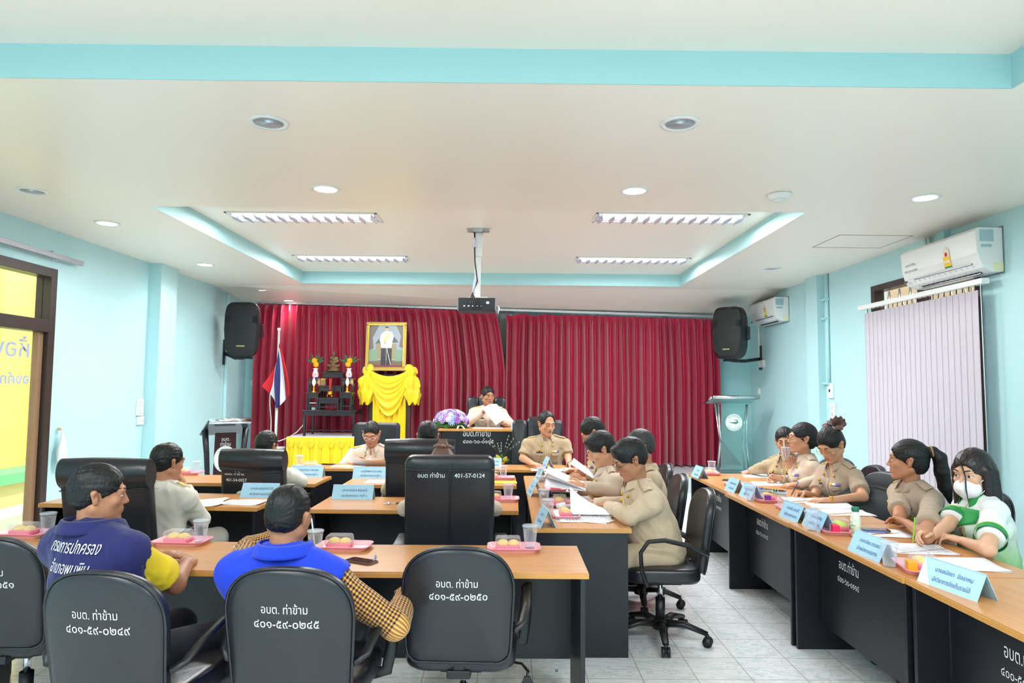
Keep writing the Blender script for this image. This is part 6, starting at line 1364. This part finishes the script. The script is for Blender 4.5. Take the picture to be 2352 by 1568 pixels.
# bronze statue on the altar
P = Prims(); b0 = V3(STATUE); K = .0068*1.0
def sp(x, y, z): return b0+V3((x, y, z))
P.ell(sp(0, 0, .018), (.125, .07, .02), None, .01); P.ell(sp(0, 0, .05), (.1, .06, .028), None, .012); P.ell(sp(0, 0, .085), (.09, .055, .02), None, .012)
for s_ in (-1, 1): P.cap(sp(s_*.02, .01, .115), sp(s_*.088, -.02, .108), .03, .022, .012); P.cap(sp(s_*.085, -.025, .106), sp(-s_*.02, -.05, .108), .02, .015, .01); P.cap(sp(s_*.048, 0, .235), sp(s_*.066, -.008, .175), .019, .016, .01); P.cap(sp(s_*.066, -.008, .175), sp(s_*.012, -.05, .135), .015, .012, .008)
P.cap(sp(0, .005, .12), sp(0, 0, .2), .042, .046, .015, sc=((1, 0, 0), 1.15)); P.cap(sp(-.045, 0, .232), sp(.045, 0, .232), .024, None, .015); P.cap(sp(0, 0, .24), sp(0, 0, .265), .016, None, .01)
P.ell(sp(0, -.004, .29), (.026, .028, .033), None, .008); P.ell(sp(0, 0, .322), (.016, .016, .014), None, .006); P.cap(sp(0, 0, .33), sp(0, 0, .37), .007, .002, .006)
for s_ in (-1, 1): P.ell(sp(s_*.027, 0, .285), (.005, .008, .018), None, .004)
st_ = thing('buddha_statue', 'small bronze seated statue on the tallest altar stand', 'statue', STATUE)
mesh_obj('figure', *P.solve(.0055), mat('aged_bronze', (112, 92, 66), .42, .75, var=.25, bscale=18), st_, 1)
# --------------------------------------------------------------- the people, front to back
dn = V3((0, 0, -1))
SK1, SK2, SK3, SK4 = (178, 122, 92), (206, 152, 120), (190, 132, 100), (222, 172, 142)
d = person('man in a navy vest over a yellow polo shirt at the nearest table', (229, 1133, 2.80), 62, 22, 4, 0, .0, .16, .43, .98, skin=SK1, hair='short', outfit='navy_vest', sleeve='short', trousers=M_DARKTR, showface=True, step=.008, kneeh=.5,
    R=dict(w=(428, 1296, 3.17), el=V3((.5, -.2, -.6)), hd=V3((-.25, .8, .02)), hn=V3((-.25, -.1, -1)), curl=.5), L=dict(w=(365, 1275, 3.28), el=V3((-.5, .1, -.6)), hd=V3((.9, .15, 0)), hn=V3((0, .1, -1)), curl=.35))
d = person('man in a bright blue vest over an orange checked shirt, hand at his face', (664, 1182, 2.76), 12, 4, 6, 4, -.04, 0, .43, 1.02, skin=SK1, hair='crop', outfit='blue_vest', trousers=M_DARKTR, step=.008, hw=.19, kneeh=.5,
    L=dict(e=(572, 1262, 3.1), w=(690, 1222, 2.98), hd=V3((.25, -.15, 1)), hn=V3((-.5, -.8, .1)), curl=.35), R=dict(w=V3((-.42, 2.98, .70)), el=V3((1, -.5, -.8)), curl=.5, s=V3((.0, 0, -.02))))
d = person('man in a cream shirt resting his cheek on his hand in the second row left', (386, 1060, 4.55), 30, 14, 6, 0, .06, 0, .46, 1.02, skin=SK3, hair='thin', outfit='uniform', cloth=M_CREAM, badges=True, trousers=M_CREAM,
    R=dict(e=(462, 1193, 4.62), w=(424, 1118, 4.72), hd=V3((-.4, .1, .7)), hn=V3((-.8, -.1, -.1)), curl=1.1), L=dict(w=(350, 1150, 4.95)))
d = person('man in a cream shirt seen from behind leaning over papers in the third row left', (613, 1023, 5.72), 18, 14, 14, 0, .16, 0, .46, 1.0, skin=SK3, hair='short', cloth=M_CREAM, trousers=M_CREAM, showface=False,
    R=dict(e=(690, 1105, 5.85), w=(668, 1082, 6.05), hd=V3((-.5, .6, .1)), curl=.5), L=dict(w=(600, 1090, 6.05)))
d5 = person('man in beige uniform with low glasses reading a sheet at the head table', (853, 995, 7.62), 180, 180, 26, 0, .12, 0, .46, 1.12, skin=SK1, hair='crop', cloth=M_KHAKI2, down=True, belly=.04, hw=.205,
    R=dict(w=(812, 1056, 7.38), el=V3((-1, .3, -.8)), hd=V3((.5, -.5, .0)), hn=V3((.6, .3, -.5)), curl=.9), L=dict(w=(905, 1058, 7.38), el=V3((1, .3, -.8)), hd=V3((-.5, -.5, .0)), hn=V3((-.6, .3, -.5)), curl=.9), glasses=mat('white_spectacle_frame', (236, 236, 240), .3))
a, b = at(812, 1060, Y=7.27), at(902, 1062, Y=7.27); held_sheet('white sheet being read by the man in low glasses at the head table', a, b, (0, -.7, .45), .03, .2)
d = person('balding man seen from behind over the chair in the third row right', (983, 1000, 5.66), 0, 0, 4, 0, .10, 0, .46, 1.02, skin=SK3, hair='thin', cloth=M_KHAKI, showface=False, L=dict(w=(925, 1090, 5.95)), R=dict(w=(1030, 1090, 5.95)))
d7 = person('woman with a brown hair scrunchie hidden behind the big seamed chair', (1020, 1072, 4.55), 5, 0, 10, 0, .08, 0, .46, .98, fem=True, skin=SK2, hair='knot', cloth=M_KHAKI2, showface=False,
    L=dict(e=(930, 1168, 4.62), w=(975, 1155, 4.85)), R=dict(e=(1138, 1168, 4.62), w=(1100, 1155, 4.85)))
def scrunchie(d, p, r, m, name='scrunchie', petals=9, fl=.7):
    c = V3(p); mb = MB()
    def fn(u, v):
        a, b = 2*math.pi*u, 2*math.pi*v; rr = r*(1+.12*math.sin(petals*a)); q = r*.55*(1+.25*math.sin(petals*a+1)); x = (rr+q*math.cos(b))*math.cos(a); y = (rr+q*math.cos(b))*math.sin(a); return local(d, c+V3((x, y, q*math.sin(b)*fl)))
    mb.grid(fn, 72, 10); mb.build(name, m, d['hair'])
M_SCR = mat('brown_satin', (112, 76, 64), .5, sheen=.3)
scrunchie(d7, (0, -.09, .125), .036, M_SCR)
b = MB(); b.grid(lambda u, v: local(d7, (.075*math.cos(2*math.pi*u)*(.3+.75*v), -.09+.05*math.sin(2*math.pi*u)*(.3+.75*v)-.02*v, .175-.12*v+.006*math.sin(14*math.pi*u))), 60, 6); b.build('bow', M_SCR, d7['hair'])
d8 = person('man in beige uniform speaking at the stage desk with a sheet in his hand', (1121, 909, 9.75), 158, 178, 2, 0, .06, 0, .46, 1.12, skin=SK1, hair='short', cloth=M_KHAKI2, fz=ST, hw=.2,
    R=dict(w=(1110, 947, 9.48), el=V3((-1, .2, -.7)), hd=V3((.45, -.2, .7)), hn=V3((.6, -.3, .1)), curl=.9), L=dict(w=(1152, 966, 9.45), el=V3((1, .2, -.8)), hd=V3((-.6, -.3, .45)), hn=V3((-.5, -.5, .2)), curl=.6))
a, b = at(1118, 934, Y=9.36), at(1138, 964, Y=9.32); o = thing('held_paper', 'white sheet drooping from the hands of the man at the stage desk', 'papers', tuple((a+b)/2)); m_ = (a+b)/2
MB().grid(lambda u, v: a+(b-a)*(1.25*v-.02)+V3((-.06+.2*u+.04*v, -.04*math.sin(3*u), .03*math.sin(3*u)+.06*(u-.5)))-m_, 10, 12, .0012).build('sheet', M_PAPER, o)
d9 = person('man in short-sleeved khaki uniform looking down at the right of the head table', (1256, 972, 7.62), 158, 178, 12, 0, .05, 0, .46, 1.1, skin=SK2, hair='recede', cloth=M_KHAKI3, sleeve='short', down=True, hw=.205,
    R=dict(w=(1224, 1068, None), e=(1201, 1052, 7.6), hd=V3((.55, -.7, -.05)), curl=.5), L=dict(w=(1308, 1065, None), e=(1304, 1048, 7.62), hd=V3((.6, -.6, -.05)), curl=.25))
MB().tube([d9['arms']['L'][2]-d9['o0']+V3((.032*math.cos(q), .02*math.cos(q), .03*math.sin(q))) for q in np.linspace(0, 6.28, 17)[:-1]], .007, 6, closed=True).build('bracelet', M_STEEL, d9['body'])
lf = V3((-1, 0, 0))
d = person('man with thinning hair bending low at the far end of the middle right column', (1360, 992, 6.02), -88, -90, 34, 0, .12, 0, .46, 1.05, skin=SK3, hair='short', cloth=M_KHAKI, down=True, L=dict(w=(1342, 1088, 5.85), e=(1385, 1092, 5.85), hd=lf), R=dict(w=(1330, 1080, 6.1), hd=lf))
d11 = person('man with a moustache in pale uniform holding papers in the middle right column', (1379, 1031, 5.32), -94, -92, 28, 0, .10, 0, .46, 1.08, skin=SK2, hair='thick', cloth=M_KHAKI2, down=True,
    L=dict(e=(1412, 1128, 5.1), w=(1338, 1117, 5.05), hd=V3((-1, .15, .05)), hn=V3((.1, .9, -.4)), curl=.8), R=dict(w=(1340, 1104, 5.38), hd=V3((-1, -.1, .1)), hn=V3((0, -.9, -.3)), curl=.8))
bv = bvh_of(d11['body']); mb = MB()
def must(u, v): p = local(d11, ((u-.5)*.05, .14, -.048-.008*v-.006*abs(2*u-1))); q = bv.ray_cast(p, -(d11['R'] @ V3((0, 1, 0))), .12); return (q[0] if q[0] else p)+(d11['R'] @ V3((0, .002, 0)))
mb.grid(must, 10, 2); mb.build('moustache', M_BROWC, d11['root'])
a, b = at(1318, 1098, Y=5.5), at(1322, 1114, Y=4.98); held_sheet('fan of white papers held up by the man with the moustache', a, b, (-.95, 0, .42), .04, .3); held_sheet('second white page under the fan of the man with the moustache', a+V3((.02, .02, -.03)), b+V3((.0, 0, -.03)), (-.98, 0, .1), -.03, .3)
a, b = at(1352, 1086, Y=6.0), at(1352, 1092, Y=5.72); held_sheet('white page lifted by the bending man at the far end of the middle column', a, b, (-.8, 0, .5), -.03, .24)
d = person('grey-haired man half hidden behind the man with dark glasses', (1468, 1026, 4.95), -95, -92, 12, 0, .04, 0, .46, 1.02, skin=SK3, hair='short', hmat=M_HAIRG, cloth=M_KHAKI, L=dict(w=(1420, 1160, 4.95), hd=lf), R=dict(w=(1405, 1150, 5.1), hd=lf))
d13 = person('man with dark glasses in khaki uniform leaning on the near end of the middle column', (1446, 1054, 4.42), -99, -96, 26, 0, .16, .02, .46, 1.06, skin=SK1, hair='thick', cloth=M_KHAKI, down=True, glasses=M_BLACK, hw=.2, belly=.03,
    L=dict(e=(1444, 1186, None), w=(1398, 1162, None), hd=V3((-.6, .8, 0)), curl=.5, s=V3((0, 0, -.02))), R=dict(e=(1452, 1158, 4.72), w=(1358, 1156, None), hd=V3((-1, -.05, .12)), hn=V3((.2, -.4, -.9)), curl=.75))
o = thing('curled_page', 'lifted printed page gripped by the man with dark glasses', 'papers', tuple(at(1345, 1185, z=TT))); q0 = V3(o.location)
MB().grid(lambda u, v: at(1300+8*v, 1176, z=TT+.01)-q0+V3((.02+.26*u, -.13+.32*v, .01+.13*(1-u)**2*v+.0*u)), 14, 10, .0012).build('sheet', M_PAPER, o)
# the right-hand row
M_GGL = mat('gold_wire', (200, 160, 110), .3, .8)
d14 = person('smiling woman in glasses reaching across the table at the far end of the right-hand row', (1803, 1012, 6.42), -152, -138, 8, 4, .06, 0, .46, 1.05, fem=True, skin=SK2, hair='bun', cloth=M_KHAKI3, smile=True, glasses=M_GGL,
    R=dict(w=(1722, 1082, None), e=(1748, 1074, 6.55), hd=V3((-.8, -.4, -.25)), curl=.5, s=V3((-.02, 0, -.02))), L=dict(w=(1792, 1098, 6.08), el=V3((.8, -.2, -.9)), hd=V3((-.8, .3, .1)), hn=V3((0, -.6, -.4)), curl=.9))
pen(at(1699, 1084, z=TT+.03), at(1744, 1072, z=TT+.08), 'pink pen in the hand of the smiling woman', (226, 170, 226))
d15 = person('woman with a low bun sipping through a straw in the right-hand row', (1842, 1006, 5.98), -84, -88, -2, 0, .04, 0, .46, 1.12, fem=True, skin=SK2, hair='bun', cloth=M_KHAKI2, glasses=M_GGL,
    R=dict(w=(1818, 1074, 6.05), e=(1848, 1108, 6.12), hd=V3((-.25, -.05, 1)), hn=V3((-.5, -.85, 0)), curl=.7), L=dict(e=(1893, 1100, 5.72), w=(1832, 1113, None), hd=V3((-1, .1, -.05)), hn=V3((.1, .2, -1)), curl=.35))
put('cup', 'clear cup with a straw held to the lips of the woman with a low bun', tuple(at(1805, 1057, Y=6.02)), 0, straw=True)
d16 = person('woman in short-sleeved uniform with a big brown hair bow, writing', (1908, 1020, 5.45), -118, -104, 32, 0, .10, 0, .46, 1.12, fem=True, skin=SK2, hair='knot', cloth=M_TAUPE, sleeve='short', down=True, glasses=M_GGL, hw=.165,
    R=dict(w=(1848, 1132, None), el=V3((.5, .7, -.8)), hd=V3((-.9, -.25, -.1)), hn=V3((0, -.5, -.8)), curl=.8), L=dict(e=(1982, 1140, None), w=(1908, 1148, None), hd=V3((-1, .12, -.05)), hn=V3((0, .15, -1)), curl=.2))
W_ = d16['arms']['R'][2]+V3((-.1, -.03, 0)); pen(V3((W_.x-.02, W_.y, TT+.012)), V3((W_.x+.05, W_.y+.02, TT+.12)), 'dark blue pen in the hand of the bow-haired woman', (50, 52, 120))
scrunchie(d16, (0, -.1, .09), .05, M_SCR)
for i in range(6):
    a_ = -1.4+.56*i; b = MB(); leaf(b, (0, 0, 0), (1, 0, 0), .3, 6); B0 = V3((0, -.1, .095)); dr = V3((.75*math.sin(a_), -.75*math.cos(a_*.8), .05+.1*math.cos(2*a_))).normalized()*.078; b.v = [local(d16, B0+dr*v.x+V3((v.y*.12, v.z*.15, v.z*.1+.02*v.x*v.x))) for v in b.v]; b.build('bow_loop', M_SCR, d16['hair'])
wv = d16['arms']['L'][2]-d16['o0']; MB().tube([wv+V3((.004*math.cos(q), .028*math.cos(q), .024*math.sin(q))) for q in np.linspace(0, 6.28, 17)[:-1]], .006, 6, closed=True).ball(wv+V3((0, -.012, .025)), (.014, .014, .006), 10).build('wristwatch', M_BRASS, d16['body'])
wv = d16['arms']['R'][2]-d16['o0']; MB().tube([wv+V3((.01*math.cos(q), .026*math.cos(q), .023*math.sin(q))) for q in np.linspace(0, 6.28, 17)[:-1]], .003, 6, closed=True).build('bangle', M_BRASS, d16['body'])
d17 = person('woman with a long ponytail and folded arms looking away', (2084, 1056, 4.58), -62, -94, 0, 0, .10, 0, .46, 1.12, fem=True, skin=SK3, hair='tail', cloth=M_TAUPE, sleeve='short', hw=.17,
    tail=([(0, -.1, .05), (0, -.135, .06), (.005, -.165, .02), (.02, -.175, -.06), (.04, -.19, -.15), (.06, -.215, -.24)], [.03, .024, .036, .04, .036, .012]),
    L=dict(e=(2128, 1232, None), w=(2070, 1214, None), hd=V3((-.25, .95, .15)), hn=V3((-.3, -.2, -.9)), curl=.4), R=dict(e=(2066, 1188, None), w=(2062, 1196, 4.55), hd=V3((.15, -.8, .6)), hn=V3((1, .2, 0)), curl=.5))
MB().tube([local(d17, (.03*math.cos(q), -.128+.006*math.sin(q), .056+.03*math.sin(q))) for q in np.linspace(0, 6.28, 17)[:-1]], .006, 6, closed=True).build('hair_tie', mat('tan_hair_tie', (176, 130, 80), .6), d17['hair'])
d18 = person('woman in a white face mask and white and green shirt, writing', (2234, 1086, 3.88), -116, -88, 6, 0, .05, 0, .45, 1.12, neckoff=(0, 0, .03), fem=True, skin=SK4, hair='long', hmat=M_HAIRB, outfit='sport', cloth=M_SPORT, sleeve='short', trousers=M_DARKTR, step=.008, hw=.138,
    R=dict(w=(2126, 1244, None), el=V3((.3, .8, -.8)), hd=V3((-.95, -.1, .12)), hn=V3((.1, -.6, -.8)), curl=.8), L=dict(e=(2270, 1262, None), w=(2212, 1242, None), s=V3((-.01, .01, .02)), hd=V3((-.75, .65, .15)), hn=V3((-.2, .2, -1)), curl=.5))
W_ = d18['arms']['R'][2]+V3((-.105, -.015, 0)); pen(V3((W_.x-.01, W_.y, TT+.012)), V3((W_.x+.012, W_.y+.01, TT+.15)), 'lime green pen in the hand of the masked woman', (140, 206, 50))
P = Prims(); T = lambda x, y, z: d18['c']+d18['R'] @ (V3((x, y, z))*d18['hs']); Rm = [[d18['R'][i][j] for j in range(3)] for i in range(3)]; s_ = d18['hs']
P.ell(T(0, .045, -.065), (.064*s_, .067*s_, .054*s_), Rm, .01); P.cap(T(0, .095, -.03), T(0, .112, -.06), .012, .012, .02); P.cap(T(0, .112, -.06), T(0, .085, -.105), .012, .012, .02); P.ell(T(0, -.02, -.06), (.11*s_, .075*s_, .1*s_), Rm, .006, 'sub')
mk = mesh_obj('face_mask', *P.solve(.004), mat('white_mask_fabric', (240, 238, 242), .8), d18['root'], 2)
for x in (-1, 1):
    b = MB()
    for z0, z1 in ((-.035, .012), (-.09, -.035)): b.tube([local(d18, (x*.06, .05, z0)), local(d18, (x*.076, .015, (z0+z1)/2+.004)), local(d18, (x*.088, -.018, z1))], .002, 6)
    b.build('ear_loop', M_WHITE, mk)
b = MB(); b.tube([local(d18, p) for p in ((.02, .085, .085), (-.01, .1, .05), (-.025, .105, .0), (-.03, .118, -.06), (-.028, .105, -.13))], [.004, .004, .003, .003, .001], 5, flat=(1.6, .6)).build('loose_strand', M_HAIRB, d18['hair'])
